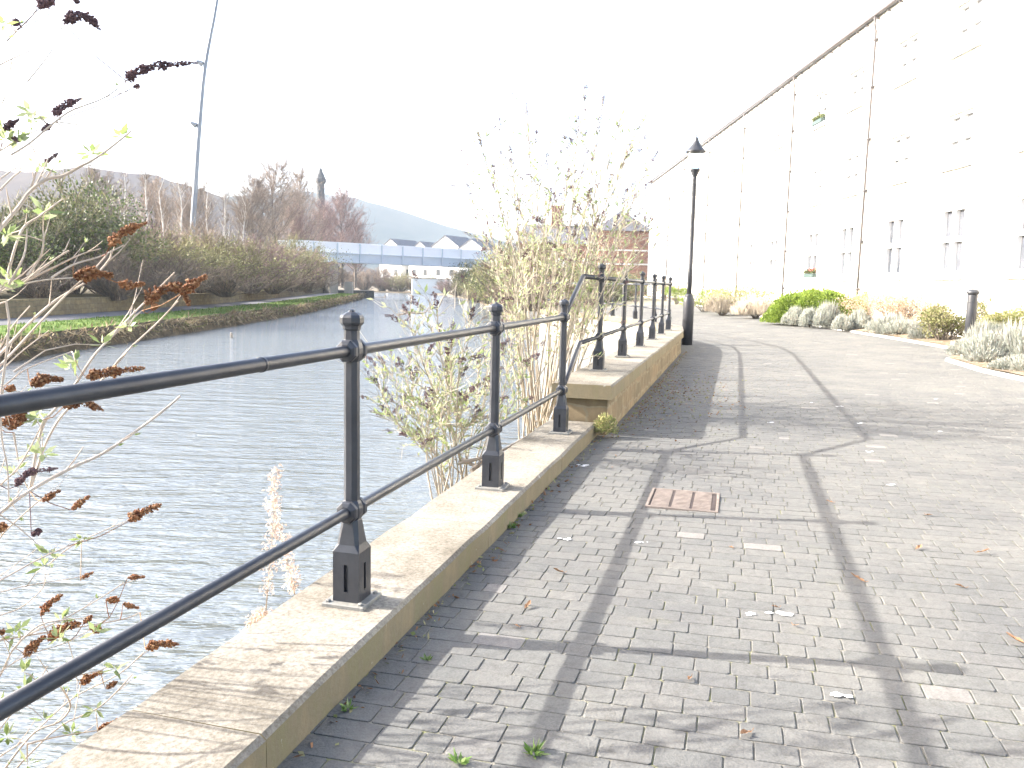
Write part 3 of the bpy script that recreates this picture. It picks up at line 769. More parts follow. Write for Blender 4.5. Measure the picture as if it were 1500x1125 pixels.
# ---------------------------------------------------------------- planting bed shrubs
def bed_shrub(name, kind, px, ytop, width, Y, label, cat, mt, seed, group=None, dens=1.0, depth=None):
    c = at(px, ytop, Y); z = G(min(c.x, right_x(Y)), Y) + .06; h = max(.25, c.z - z); rx = width * Y / FPX / 2; ry = depth or rx
    rg_ = random.Random(seed)
    o = thing(name, V((c.x, c.y, z)), label, cat, group)
    m = MB(); st = MB()
    if kind == 'dome':
        dome(rg_, m, rx, ry, h, 17000, .065, .026); dome(rg_, m, rx * .88, ry * .88, h * .88, 8000, .08, .04)
    elif kind == 'lav':
        for k in range(9):
            a_ = rg_.uniform(0, 6.28); e = rg_.random() ** .5 * .62 if k else 0; q = rg_.uniform(.62, 1.0) if k else 1
            sm = MB(); tuft(rg_, sm, rx * .62, ry * .62, h * q, int(620 * dens), .010); dome(rg_, sm, rx * .52, ry * .52, h * q * .8, int(420 * dens), .06, .012)
            off = V((math.cos(a_) * e * rx, math.sin(a_) * e * ry, 0)); i0 = len(m.v)
            m.v += [(x + off.x, y + off.y, z_) for x, y, z_ in sm.v]; m.f += [tuple(i0 + j for j in f_) for f_ in sm.f]
    elif kind == 'dry':
        twiggy(rg_, h, rx, 30, 14, .006, st, st, levels=1); leaf_cloud(rg_, m, rx * 1.3, ry * 1.2, h, int(5200 * dens), .06, .016, lumps=12, shell=.2)
    elif kind == 'leafy':
        twiggy(rg_, h * .95, rx * .9, 22, 10, .006, st, st, levels=1); leaf_cloud(rg_, m, rx * 1.25, ry * 1.2, h, int(4600 * dens), .06, .02, lumps=10, shell=.3)
    elif kind == 'straw':
        twiggy(rg_, h, rx, 40, 12, .005, st, st, levels=1); leaf_cloud(rg_, m, rx * 1.2, ry * 1.1, h, int(2600 * dens), .09, .008, lumps=12, shell=.2)
        for k in range(7):
            sm = MB(); tuft(rg_, sm, rx * .5, ry * .5, h * rg_.uniform(.6, 1), 420, .010); ox, oy = rg_.uniform(-.6, .6) * rx, rg_.uniform(-.6, .6) * ry; i0 = len(m.v)
            m.v += [(x + ox, y + oy, z_) for x, y, z_ in sm.v]; m.f += [tuple(i0 + j for j in f_) for f_ in sm.f]
    if not st.v:
        for k in range(16):
            a = rg_.uniform(0, 2 * pi); e = rg_.random()
            st.tube([V((0, 0, -.05)), V((math.cos(a) * rx * .3 * e, math.sin(a) * ry * .3 * e, h * .3)), V((math.cos(a) * rx * .75 * e, math.sin(a) * ry * .75 * e, h * .75))], [.012, .009, .004], 4)
    st.build('stems', M['bark'], o)
    m.build('foliage', M[mt], o)
    return o
BED = [
 ('bush', 'leafy', 992, 418, 30, 52, 'small yellow-green bush just left of the lamp post base', 'bush', 'hedge', 1),
 ('dry_shrub', 'dry', 975, 404, 46, 60, 'peach coloured dry shrub far off behind the end of the railing', 'shrub', 'russet', 2),
 ('hedge', 'leafy', 1034, 413, 70, 41, 'yellow-green hedge clump just right of the lamp post', 'hedge', 'hedge', 3),
 ('hedge', 'leafy', 1088, 414, 92, 38, 'pale straw and yellow hedge midway between lamp post and rounded green hedge', 'hedge', 'yhedge', 4),
 ('dead_grass', 'straw', 1060, 428, 60, 37.0, 'bleached dead grass in front of the yellow-green hedge', 'grass tuft', 'straw', 5),
 ('dead_grass', 'straw', 1108, 433, 66, 34.0, 'bleached dead stems at the left end of the rounded green hedge', 'grass tuft', 'straw', 6),
 ('rounded_hedge', 'dome', 1198, 425, 152, 29.5, 'wide smooth rounded bright green hedge under the mill windows', 'hedge', 'hedge', 7),
 ('bush', 'leafy', 1262, 420, 26, 29.6, 'small green bush growing up at the downpipe foot beside the rounded hedge', 'bush', 'hedge', 8),
 ('lavender', 'lav', 1162, 446, 30, 28.5, 'small silvery lavender at the far left end of the lavender row', 'lavender', 'lav', 9),
 ('lavender', 'lav', 1188, 447, 36, 27.6, 'grey lavender second in the row before the rounded hedge', 'lavender', 'lav', 10),
 ('lavender', 'lav', 1219, 437, 44, 27.0, 'tallest grey lavender rising before the middle of the rounded hedge', 'lavender', 'lav', 11),
 ('lavender', 'lav', 1236, 458, 32, 25.6, 'low brownish lavender at the kerb below the tallest grey one', 'lavender', 'lav', 12),
 ('lavender', 'lav', 1262, 449, 36, 25.6, 'pale lavender with straw stems at the right end of the rounded hedge', 'lavender', 'lav', 13),
 ('lavender', 'lav', 1303, 455, 80, 23.4, 'broad silver lavender in front of the russet shrub and left of the duck', 'lavender', 'lav', 14),
 ('russet_shrub', 'dry', 1318, 424, 110, 26.2, 'russet dry shrub against the mill beside the rounded hedge', 'shrub', 'russet', 15),
 ('russet_shrub', 'dry', 1388, 424, 120, 24.6, 'russet dry shrub behind the left side of the bollard', 'shrub', 'russet', 16),
 ('green_shrub', 'leafy', 1386, 446, 76, 20.6, 'grey-green mounded shrub just left of the bollard', 'shrub', 'olive', 17),
 ('green_shrub', 'leafy', 1455, 432, 66, 22.0, 'loose green shrub behind and right of the bollard cap', 'shrub', 'olive', 18),
 ('olive_shrub', 'leafy', 1485, 447, 90, 19.0, 'olive brown shrub above the big lavender at the right edge', 'shrub', 'olive', 19),
 ('lavender', 'lav', 1454, 466, 72, 16.9, 'large silver lavender around the bollard foot', 'lavender', 'lav', 20),
 ('lavender', 'lav', 1492, 466, 120, 14.9, 'biggest silver lavender in the corner of the bed at the right edge', 'lavender', 'lav', 21),
 ('lavender', 'lav', 1350, 468, 56, 21.6, 'thin pale lavender tuft between the duck and the grey-green shrub', 'lavender', 'lav', 23),
 ('lavender', 'lav', 1420, 492, 56, 16.6, 'small lavender at the kerb just below the bollard foot', 'lavender', 'lav', 24),
 ('lavender', 'lav', 1455, 500, 84, 15.0, 'low spreading lavender right of the bollard at the kerb', 'lavender', 'lav', 25),
 ('lavender', 'lav', 1500, 516, 90, 13.4, 'low lavender nearest the path at the right edge', 'lavender', 'lav', 22),
]
for row in BED:
    nm, kd, px, yt, wd, Y, lb, ct, mt, sd = row
    bed_shrub(nm, kd, px, yt, wd, Y, lb, ct, mt, sd, group='lavender plants along the bed kerb' if nm == 'lavender' else None, dens=1.3 if wd > 80 else (.8 if wd < 40 else 1), depth=(1.0 if nm in ('rounded_hedge',) else None))

# ---------------------------------------------------------------- buddleia in the foreground
def panicle(m, pts, r0, rg, n=None, z=1.0):
    """dead flower spike: clusters of little capsules round a curved axis"""
    pts = [V(p) for p in pts]; L = sum((b - a).length for a, b in zip(pts, pts[1:]))
    n = n or max(14, int(L / .0016))
    n = int(n * .55)
    for k in range(n):
        f = rg.random() ** .9; q = f * (len(pts) - 1); i = min(len(pts) - 2, int(q)); p = pts[i].lerp(pts[i + 1], q - i)
        ax = (pts[i + 1] - pts[i]).normalized()
        prof = (.55 + f * 3 if f < .15 else 1) * (1 if f < .55 else 1 - .72 * (f - .55) / .45)
        rr = r0 * prof * (.62 + .38 * math.sin(f * L / (r0 * .9)) ** 2) * rg.choice((.8, 1, 1, 1.25))
        d = V((rg.gauss(0, 1), rg.gauss(0, 1), rg.gauss(0, 1))); d = (d - ax * d.dot(ax)); d.normalize()
        d = (d + ax * rg.uniform(.2, 1.1)).normalized()
        b = p + d * rr * rg.uniform(.1, .5); c = b + d * rr * rg.uniform(.5, .75); w = rr * .2 + .0008
        a1 = d.cross(V((rg.uniform(-1, 1), rg.uniform(-1, 1), rg.uniform(-1, 1)))).normalized() * w; a2 = d.cross(a1).normalized() * w
        mid = b.lerp(c, .6); i0 = len(m.v)
        m.v += [tuple(b), tuple(mid + a1), tuple(mid + a2), tuple(mid - a1), tuple(mid - a2), tuple(c)]
        for q in range(4): m.f += [(i0, i0 + 1 + q, i0 + 1 + (q + 1) % 4), (i0 + 5, i0 + 1 + (q + 1) % 4, i0 + 1 + q)]
def spline(P, k=5):
    P = [V(p) for p in P]; out = []
    for i in range(len(P) - 1):
        a, b, c, d = P[max(i - 1, 0)], P[i], P[i + 1], P[min(i + 2, len(P) - 1)]
        for j in range(k):
            t = j / k
            out.append(.5 * ((2 * b) + (c - a) * t + (2 * a - 5 * b + 4 * c - d) * t * t + (3 * b - a - 3 * c + d) * t ** 3))
    out.append(P[-1]); return out
BR = [  # pixel polylines of stems, thickness class
 ([(16, 227), (43, 210), (80, 179), (101, 164), (120, 156), (149, 145), (171, 131), (184, 118)], 1.0),
 ([(0, 221), (40, 197), (72, 184), (80, 178)], .9),
 ([(-30, 372), (0, 335), (27, 303), (43, 281), (67, 263), (93, 257), (115, 245), (133, 236), (157, 220), (192, 192)], 2.2),
 ([(30, 298), (43, 281), (53, 252), (58, 240)], 1.4), ([(0, 278), (20, 258), (32, 250)], 1.2), ([(0, 262), (14, 252), (24, 246)], 1),
 ([(67, 263), (75, 250), (80, 246)], .9),
 ([(-30, 440), (0, 428), (40, 407), (80, 380), (101, 367)], 2.0), ([(40, 404), (59, 377), (64, 353), (63, 337)], 1.3),
 ([(11, 417), (13, 396), (32, 337), (59, 316), (91, 292)], 1.5), ([(13, 417), (35, 375), (40, 335)], 1.1),
 ([(27, 417), (80, 391), (120, 372), (148, 364)], 1.3), ([(75, 407), (107, 388), (149, 375), (181, 359)], 1.2),
 ([(0, 428), (53, 412), (107, 407)], 1.2),
 ([(-40, 560), (0, 519), (40, 476), (80, 441), (120, 417), (139, 404), (160, 380), (163, 367)], 2.0),
 ([(-20, 555), (16, 519), (67, 463), (104, 425), (139, 393), (160, 369)], 1.7),
 ([(-10, 540), (0, 511), (16, 481), (44, 448)], 1.3), ([(-15, 560), (27, 519), (72, 484)], 1.2), ([(20, 545), (67, 513)], 1.0),
 ([(43, 719), (61, 628), (88, 591), (115, 556), (139, 519), (187, 468), (227, 428), (256, 399)], 1.7), ([(115, 556), (149, 508), (208, 455)], 1.3),
 ([(43, 719), (56, 681), (67, 649), (88, 612), (115, 585), (155, 551), (181, 519), (227, 476), (261, 441)], 1.7),
 ([(-30, 775), (0, 751), (43, 719), (107, 684), (149, 665), (197, 633), (240, 601), (264, 580)], 2.3),
 ([(-20, 740), (0, 711), (27, 684), (53, 639), (64, 615)], 1.3), ([(0, 600), (3, 644), (11, 687), (13, 737)], 1.3),
 ([(20, 634), (27, 676)], .9), ([(-10, 800), (11, 775), (53, 737), (75, 721)], 1.3), ([(0, 570), (40, 540), (105, 515)], 1.1),
 ([(-20, 858), (0, 850), (59, 818), (100, 800)], 1.2), ([(70, 828), (110, 797), (188, 762)], .9),
 ([(-20, 942), (0, 938), (70, 926), (176, 908), (205, 897)], 1.5), ([(-15, 1010), (0, 990), (30, 938), (97, 905), (152, 873), (182, 853)], 1.3),
 ([(-20, 1055), (0, 1043), (59, 1005), (147, 982)], 1.2), ([(-5, 1150), (9, 1123), (50, 1073), (85, 1058), (103, 1035), (90, 1008), (76, 996)], 1.8),
 ([(-30, 1135), (0, 1108), (44, 1078), (106, 1023), (173, 988), (211, 955)], 1.5), ([(5, 1150), (29, 1120), (88, 1064), (147, 1035), (194, 988)], 1.3),
 ([(-10, 1080), (30, 1030), (55, 1000), (70, 975)], 1.0), ([(-10, 905), (30, 890), (62, 862), (66, 840)], 1.0), ([(-10, 990), (40, 960), (100, 940), (160, 905)], .9),
 ([(40, 1090), (80, 1080), (143, 1070)], .9), ([(60, 1010), (100, 985), (118, 1002)], .8), ([(-10, 870), (40, 858), (118, 845)], .8), ([(20, 950), (60, 915), (125, 905)], .8),
 ([(-10, 100), (20, 85), (55, 70)], .8), ([(-10, 180), (10, 130), (22, 45)], .8), ([(10, 60), (50, 20), (60, 10)], .8), ([(40, 120), (75, 75), (93, 34)], .7),
]
FL = [  # pixel axes of seed heads, base radius px, plum?
 ([(184, 118), (205, 103), (245, 95), (288, 92)], 8, 1), ([(78, 170), (92, 156), (120, 144)], 7, 1), ([(93, 34), (108, 24), (130, 26), (147, 44)], 9, 1), ([(55, 12), (68, 2), (82, -4)], 9, 1),
 ([(16, 36), (28, 32)], 6, 1), ([(4, 191), (15, 182), (28, 175)], 6, 1), ([(60, 192), (78, 181)], 5, 1), ([(15, 200), (30, 208)], 4, 1), ([(64, 240), (85, 224)], 4, 1), ([(108, -4), (114, 4)], 5, 1), ([(195, 128), (204, 125)], 4, 1),
 ([(160, 362), (178, 342), (215, 326)], 9, 0), ([(107, 407), (135, 400), (165, 404)], 11, 0), ([(172, 414), (192, 418), (212, 415)], 7, 0), ([(213, 447), (227, 431), (253, 420), (268, 428), (277, 447)], 10, 0), ([(266, 430), (283, 416), (302, 404)], 9, 0),
 ([(222, 455), (228, 446)], 6, 0), ([(45, 566), (65, 555), (92, 556)], 9, 0), ([(125, 553), (160, 545), (212, 539)], 9, 0), ([(92, 597), (118, 588), (151, 601)], 9, 0), ([(12, 630), (28, 612), (36, 600)], 10, 0), ([(-6, 622), (10, 618), (20, 618)], 8, 0),
 ([(6, 570), (22, 568)], 6, 0), ([(22, 713), (42, 693), (85, 686)], 7, 1), ([(62, 735), (74, 726), (88, 719)], 6, 0), ([(104, 747), (118, 736), (131, 727)], 6, 0), ([(188, 764), (205, 752), (236, 739)], 9, 0), ([(-4, 780), (6, 768)], 9, 0), ([(46, 785), (60, 776)], 6, 1),
 ([(118, 847), (137, 838)], 4, 0), ([(187, 846), (212, 845)], 5, 0), ([(60, 902), (72, 884), (92, 871)], 7, 0), ([(155, 878), (175, 880)], 6, 0), ([(180, 884), (203, 891)], 5, 0), ([(70, 940), (90, 921), (118, 913)], 9, 0), ([(35, 962), (50, 945), (66, 932)], 8, 0),
 ([(122, 914), (135, 901)], 5, 0), ([(130, 919), (151, 923)], 6, 0), ([(213, 951), (232, 943), (262, 944)], 8, 0), ([(117, 1004), (130, 993), (150, 984)], 7, 0), ([(155, 1009), (172, 998)], 5, 0), ([(143, 1070), (160, 1062), (185, 1051)], 7, 0), ([(-4, 925), (6, 926)], 6, 0),
]
LV = [(25, 205), (10, 205), (45, 165), (48, 175), (133, 225), (140, 222), (177, 200), (60, 245), (10, 345), (4, 355), (65, 310), (60, 318), (110, 530), (104, 540), (57, 612), (50, 665), (62, 665), (46, 612), (65, 830), (72, 812), (28, 922), (20, 930), (85, 935), (65, 1055), (110, 980), (170, 980), (105, 1075), (10, 1080), (40, 1120), (140, 1040), (20, 425), (15, 410), (150, 505), (188, 478), (0, 1040), (35, 985), (140, 925), (120, 790), (36, 1010), (90, 910), (5, 190), (4, 35), (24, 690)]
B0 = V((-2.75, 2.75, -.75))
bd = thing('buddleia_bush', B0, 'bare straw-stemmed buddleia with rusty seed heads in the near left foreground behind the rail', 'bush')
rg = random.Random(21); ms = MB(); ml = MB(); mf = []
def depth_at(x, y, j): return 2.62 + .0011 * (x - 100) + j
def pxr(p, px): return px * (p - EYEP).y / FPX
LINES = []
for k, (pl, th) in enumerate(BR):
    j = rg.uniform(-.28, .42); P = [at(x, y, depth_at(x, y, j)) for x, y in pl]; LINES.append(P)
    if pl[0][0] <= 5 or pl[0][1] > 1120:          # stems that leave the picture go on down to the root
        a = P[0]; d = (P[0] - P[1]).normalized()
        root = B0 + V((rg.uniform(-.25, .25), rg.uniform(-.25, .25), 0))
        q = a + d * .3; q.z = max(q.z, -.5)
        P = [root, root.lerp(q, .5) + V((-.1, .05, .12)), q] + P
        LN = len(P)
    Q = spline(P, 5); r0 = .0022 * th + .0007
    n = len(Q); ms.tube(Q, [r0 * (1.25 - .7 * i / (n - 1)) for i in range(n)], 6)
    for i in range(5, n - 1, 3):                 # buds and thin side twigs
        if rg.random() < .45:
            t = (Q[i] - Q[i - 1]).normalized(); d = (t + V((rg.uniform(-.8, .8), rg.uniform(-.8, .8), rg.uniform(-.3, .9)))).normalized()
            L = rg.uniform(.015, .09) if rg.random() < .8 else rg.uniform(.1, .25)
            ms.tube([Q[i], Q[i] + d * L * .5, Q[i] + d * L + V((0, 0, .1 * L))], [r0 * .5, r0 * .4, r0 * .2], 4)
            if rg.random() < .35:
                for _ in range(4): ml.leaf(Q[i] + d * L, d + V((rg.uniform(-.8, .8), rg.uniform(-.8, .8), rg.uniform(-.5, .9))), rg.uniform(.01, .022), .0035, rg)
for (x, y) in LV:
    p = at(x, y, depth_at(x, y, rg.uniform(-.1, .2)))
    # tie the cluster to the nearest stem
    best = min((q for P in LINES for q in P), key=lambda q: (q - p).length)
    if (best - p).length > .02: ms.tube([best, best.lerp(p, .5) + V((0, 0, .01)), p], [.0022, .0018, .001], 4)
    for k in range(rg.randint(6, 11)):
        d = V((rg.uniform(-1, 1), rg.uniform(-1, 1), rg.uniform(-.4, 1.1)))
        ml.leaf(p + d * .006, d, rg.uniform(.025, .055), rg.uniform(.005, .010), rg)
ms.build('stems', M['stem'], bd, B0); ml.build('leaves', M['fresh'], bd, B0)
for pl, rp, plum in FL:
    j = rg.uniform(-.1, .2); P = spline([at(x, y, depth_at(x, y, j)) for x, y in pl], 4)
    m = MB(); r0 = pxr(P[0], rp) * 1.1
    panicle(m, P, r0, rg, int(200 + 20 * len(pl) * rp / 3 + (P[-1] - P[0]).length * 3200))
    best = min((q for Q in LINES for q in Q), key=lambda q: (q - P[0]).length)
    m2 = [best, best.lerp(P[0], .5) + V((0, 0, -.01)), P[0], P[len(P) // 2], P[-1]]
    m.tube(m2, [.0016, .0015, .0014, .0012, .0006], 4)
    m.build('seed_head', M['seed_p' if plum else 'seed'], bd, B0)

# ---------------------------------------------------------------- buddleia behind the railing
def buddleia(root, label, stems, seed, leafn, headn, mstem='stem_b', fine=1.0):
    rg = random.Random(seed); o = thing('buddleia_bush', root, label, 'bush')
    ms = MB(); mt = ms; ml = MB(); heads = []
    def head(p, d, L):
        e = p + d * L * .5 + V((0, 0, .1 * L)); f = p + d * L + V((0, 0, -.12 * L)); heads.append([p, e, f])
    for (tx, ty, Y, th) in stems:
        tip = at(tx, ty, Y); b = root + V((rg.uniform(-.18, .18), rg.uniform(-.18, .18), -.05))
        v = tip - b; up = V((0, 0, 1))
        c1 = b + v * .33 + up * v.length * .05 + V((rg.gauss(0, .05), rg.gauss(0, .05), 0)); c2 = b + v * .68 + up * v.length * .06 + V((rg.gauss(0, .06), rg.gauss(0, .06), 0))
        Q = spline([b, c1, c2, tip], 6); n = len(Q); r0 = .011 * th
        ms.tube(Q, [r0 * (1 - .82 * i / (n - 1)) for i in range(n)], 5)
        for i in range(8, n):
            for s in range(rg.choice((1, 1, 2, 2)) if i > 11 else 1):
                ax = (Q[i] - Q[i - 1]).normalized(); d = (ax * .9 + V((rg.gauss(0, .55), rg.gauss(0, .55), rg.gauss(.15, .4)))).normalized()
                L = rg.uniform(.15, .6) * (1.2 - .5 * i / n)
                q1 = Q[i] + d * L * .5 + V((0, 0, .03)); q2 = Q[i] + d * L + V((0, 0, -.02))
                ms.tube([Q[i], q1, q2], [r0 * .26 + .0012, r0 * .18 + .0008, .0008], 4, False)
                if rg.random() < headn: head(q2, (d + V((0, 0, -.15))).normalized(), rg.uniform(.07, .17))
                for t in range(leafn if i < n * .7 else max(1, leafn // 2)):
                    f = rg.random(); p = Q[i].lerp(q1, f * 2) if f < .5 else q1.lerp(q2, f * 2 - 1)
                    ml.leaf(p, d + V((rg.uniform(-1, 1), rg.uniform(-1, 1), rg.uniform(-.6, .9))), rg.uniform(.035, .085), rg.uniform(.006, .013), rg)
                for t in range(2):
                    p = Q[i].lerp(q2, rg.uniform(.2, .9)); d2 = (d + V((rg.uniform(-1, 1), rg.uniform(-1, 1), rg.uniform(-.4, .9)))).normalized()
                    twig(mt, p, p + d2 * rg.uniform(.08, .3), .0028, rg)
        head(tip, (v.normalized() + V((0, 0, -.1))).normalized(), rg.uniform(.12, .24))
    ms.build('stems', M[mstem], o, root); ml.build('leaves', M['budd'], o, root)
    heads.sort(key=lambda h: (h[0] - h[2]).length, reverse=True)
    rest = MB()
    for k, h in enumerate(heads):
        if k < 60:
            m = MB(); panicle(m, spline(h, 3), .028, rg, 150); m.build('seed_head', M['seed_p'], o, root)
        else: panicle(rest, spline(h, 3), .02, rg, 80)
    if rest.v:
        q = rest.build('seed_heads', M['seed_p'], o, root); q['kind'] = 'stuff'
    return o
R1 = uv(9.5, -.75, -.6)
rr = random.Random(5)
st1 = []
for x, y in [(855, 150), (772, 172), (735, 195), (705, 215), (685, 245), (690, 290), (815, 185), (880, 165), (905, 190), (935, 190), (955, 240), (940, 265), (785, 215), (750, 245), (845, 200), (870, 230), (915, 235), (725, 265), (800, 250), (890, 275), (925, 300), (765, 300), (740, 330), (830, 270), (860, 300), (900, 335), (780, 350), (930, 340), (820, 330), (700, 330), (715, 360), (755, 375), (950, 330), (840, 350), (805, 300), (875, 200), (885, 325), (905, 355), (920, 320), (938, 365), (895, 390), (870, 340), (912, 300), (880, 365), (735, 375), (760, 345), (745, 405), (795, 330), (925, 385), (850, 385), (815, 375)]:
    st1.append((x, y, 9.0 + rr.uniform(-1.0, 1.6), rr.uniform(.8, 1.3)))
buddleia(R1, 'tall pale buddleia fanning up behind the stepped railing, dotted with dark seed heads', st1, 31, 6, .36)
R2 = uv(7.3, -.95, -.62)
st2 = []
for x, y in [(556, 568), (578, 590), (590, 545), (600, 475), (640, 455), (612, 520), (645, 500), (582, 620), (630, 600), (690, 470), (655, 560), (700, 540), (730, 490), (745, 520), (620, 655), (770, 540), (690, 620), (565, 540), (605, 560), (660, 510), (640, 580), (675, 590), (715, 570)]:
    st2.append((x, y, 6.9 + rr.uniform(-.6, 1.0), rr.uniform(.6, 1.0)))
buddleia(R2, 'leafy lower buddleia spreading over the water behind the second and third railing posts', st2, 33, 9, .22)

# dry willowherb by the wall
def willowherb(pl, label, seed):
    rg = random.Random(seed); P = spline([at(*p) for p in pl], 5); o = thing('willowherb', P[0], label, 'weed', 'dead willowherb stems by the wall')
    m = MB(); m.tube(P, [.0035 - .0025 * i / (len(P) - 1) for i in range(len(P))], 5); q = MB()
    for k in range(260):
        i = rg.randrange(int(len(P) * .25), len(P)); d = V((rg.gauss(0, 1), rg.gauss(0, 1), rg.gauss(0, .7))).normalized()
        L = rg.uniform(.01, .042); e = P[i] + d * L
        if k % 3 == 0: m.tube([P[i], P[i] + d * L * .5 + V((0, 0, .006)), e], [.0009, .0008, .0006], 3)
        for t in range(3): q.leaf(e, (rg.gauss(0, 1), rg.gauss(0, 1), rg.gauss(0, 1)), rg.uniform(.008, .02), .0035, rg)
    m.build('stem', M['stem'], o, P[0]); q.build('fluff', M['fluff'], o, P[0])
willowherb([(387, 925, 3.35), (393, 850, 3.35), (400, 770, 3.35), (403, 690, 3.35)], 'taller dead willowherb stem with pale fluff outside the wall', 1)
willowherb([(436, 890, 3.5), (427, 850, 3.5), (415, 800, 3.5), (398, 735, 3.5)], 'shorter leaning dead willowherb stem nearer the first railing post', 2)
willowherb([(368, 935, 3.2), (372, 915, 3.2), (384, 900, 3.2)], 'small pale dead weed poking over the wall edge left of the willowherb', 3)

# driftwood at the foot of the lower buddleia and a snag in the canal
def logs(name, pls, label, cat, r0, mt='log'):
    b = at(*pls[0][0]); m = MB()
    for pl in pls:
        P = spline([at(*p) for p in pl], 4); m.tube(P, [r0 * (1 - .6 * i / (len(P) - 1)) for i in range(len(P))], 6)
    return tag(m.build(name, M[mt], org=b), label, cat)
logs('branch', [[(672, 678, 7.0), (700, 672, 7.0), (735, 660, 7.1), (770, 640, 7.2)], [(675, 672, 7.1), (700, 684, 7.0), (730, 690, 6.9)], [(690, 690, 6.9), (715, 668, 7.1), (728, 655, 7.2)]], 'pile of bare fallen sticks at the water edge behind the second post', 'branch', .02)
logs('branch', [[(588, 455, 19), (604, 458, 19.5), (622, 458, 20), (628, 450, 20.2)], [(618, 459, 20), (626, 470, 19), (650, 485, 17), (664, 497, 15.5)], [(583, 461, 18.6), (600, 458, 19.3)]], 'dead snag of bare branches sticking out over the canal', 'branch', .035)
logs('branch', [[(547, 435.5, 108), (566, 435.5, 108)], [(564, 435.8, 108), (564, 431, 108)]], 'thin dead branch floating by the wharf corner', 'branch', .1)
m = MB(); p = onz(339, 494, -.65); m.lathe([(.06, -.2), (.055, .05), (.05, .15), (.02, .17)], 8, Matrix.Translation(p)); tag(m.build('mooring_stake', M['log'], org=p), 'short dark stake standing in the water at the far bank', 'stake')

# moss and weeds
def small_weed(x, y, sc, label, seed, zz=None):
    rg = random.Random(seed); d = onz(x, y, .02); p = V((d.x, d.y, G(d.x, d.y))); m = MB()
    for k in range(26):
        a = rg.uniform(0, 2 * pi); m.leaf(p + V((math.cos(a), math.sin(a), 0)) * .006 * sc, (math.cos(a), math.sin(a), rg.uniform(.2, 1.6)), rg.uniform(.02, .05) * sc, .006 * sc, rg)
    tag(m.build('weed', M['weed'], org=p), label, 'weed', 'weeds in the paving joints')
small_weed(782, 1104, 1.1, 'small pale weed in the paving joint beside the near rail shadow', 1)
small_weed(672, 1115, .9, 'tiny green weed in the paving near the bottom edge of the picture', 2)
small_weed(510, 1033, .8, 'tiny green weed in the shade at the foot of the low wall', 3)
small_weed(625, 962, .6, 'tiny green weed at the shadow edge beside the nearest post shadow', 4)
small_weed(748, 770, 1.1, 'green weed at the foot of the wall below the second post', 5)
small_weed(762, 753, 1.0, 'green weed at the wall foot just past the second post', 6)
# mossy clump at the step between the walls
p = uv(7.86, .3, .06); rg = random.Random(3); m = MB()
for k in range(900):
    d = V((rg.gauss(0, 1), rg.gauss(0, 1), abs(rg.gauss(0, 1)))).normalized(); m.leaf(p + V((d.x * .12, d.y * .09, d.z * .17)) * rg.random() ** .4, d + V((rg.uniform(-1, 1), rg.uniform(-1, 1), rg.uniform(-.5, 1))), rg.uniform(.015, .04), .008, rg)
tag(m.build('moss_clump', M['olive'], org=p), 'olive moss clump in the corner where the low wall meets the higher wall', 'moss')

# moss and litter caught along the wall foot and below the tall buddleia
rg = random.Random(14); m = MB(); q = MB()
for k in range(1900):
    if k < 1200: u = rg.gauss(11.2, 1.5); v = .34 + abs(rg.gauss(0, .55))
    else: u = rg.uniform(1.6, 19); v = (.21 if u < 7.9 else .35) + abs(rg.gauss(0, .05))
    p = uv(u, v); p.z = G(p.x, p.y) + .003
    (m if rg.random() < .5 else q).leaf(p, (rg.uniform(-1, 1), rg.uniform(-1, 1), rg.uniform(0, .35)), rg.uniform(.01, .045), rg.uniform(.003, .009), rg)
tag(m.build('leaf_litter', M['deadleaf']), 'fine brown leaf litter on the paving along the wall foot', 'leaf litter', kind='stuff')
tag(q.build('moss', M['olive']), 'flecks of olive moss on the paving along the wall foot', 'moss', kind='stuff')
# fallen leaves, bird droppings
def fallen_leaf(x, y, L, label, seed):
    rg = random.Random(seed); d = onz(x, y, .02); p = V((d.x, d.y, G(d.x, d.y) + .004)); a = rg.uniform(0, 6.28); L *= rg.uniform(.5, .8); curl = rg.uniform(.05, .5); m = MB()
    t = V((math.cos(a), math.sin(a), 0)); n = V((-t.y, t.x, 0)); rows = []
    for i in range(7):
        f = i / 6; w = L * .24 * math.sin(pi * min(.98, f * .9 + .06)); z = .02 * L * math.sin(f * 7 + seed) + curl * L * f * f
        rows.append([p + t * L * (f - .5) + n * s * w * rg.uniform(.6, 1.1) + V((0, 0, z + abs(s) * w * rg.uniform(.1, .9) + .003)) for s in (-1, 0, 1)])
    for row in rows: m.v += [tuple(q) for q in row]
    for k in range(6):
        for j in range(2): q = k * 3 + j; m.f.append((q, q + 1, q + 4, q + 3))
    m.tube([p - t * L * .5, p - t * L * .75 + V((0, 0, .01))], .0012, 3)
    tag(m.build('fallen_leaf', M['deadleaf'], org=p), label, 'leaf', 'dead leaves on the paving')
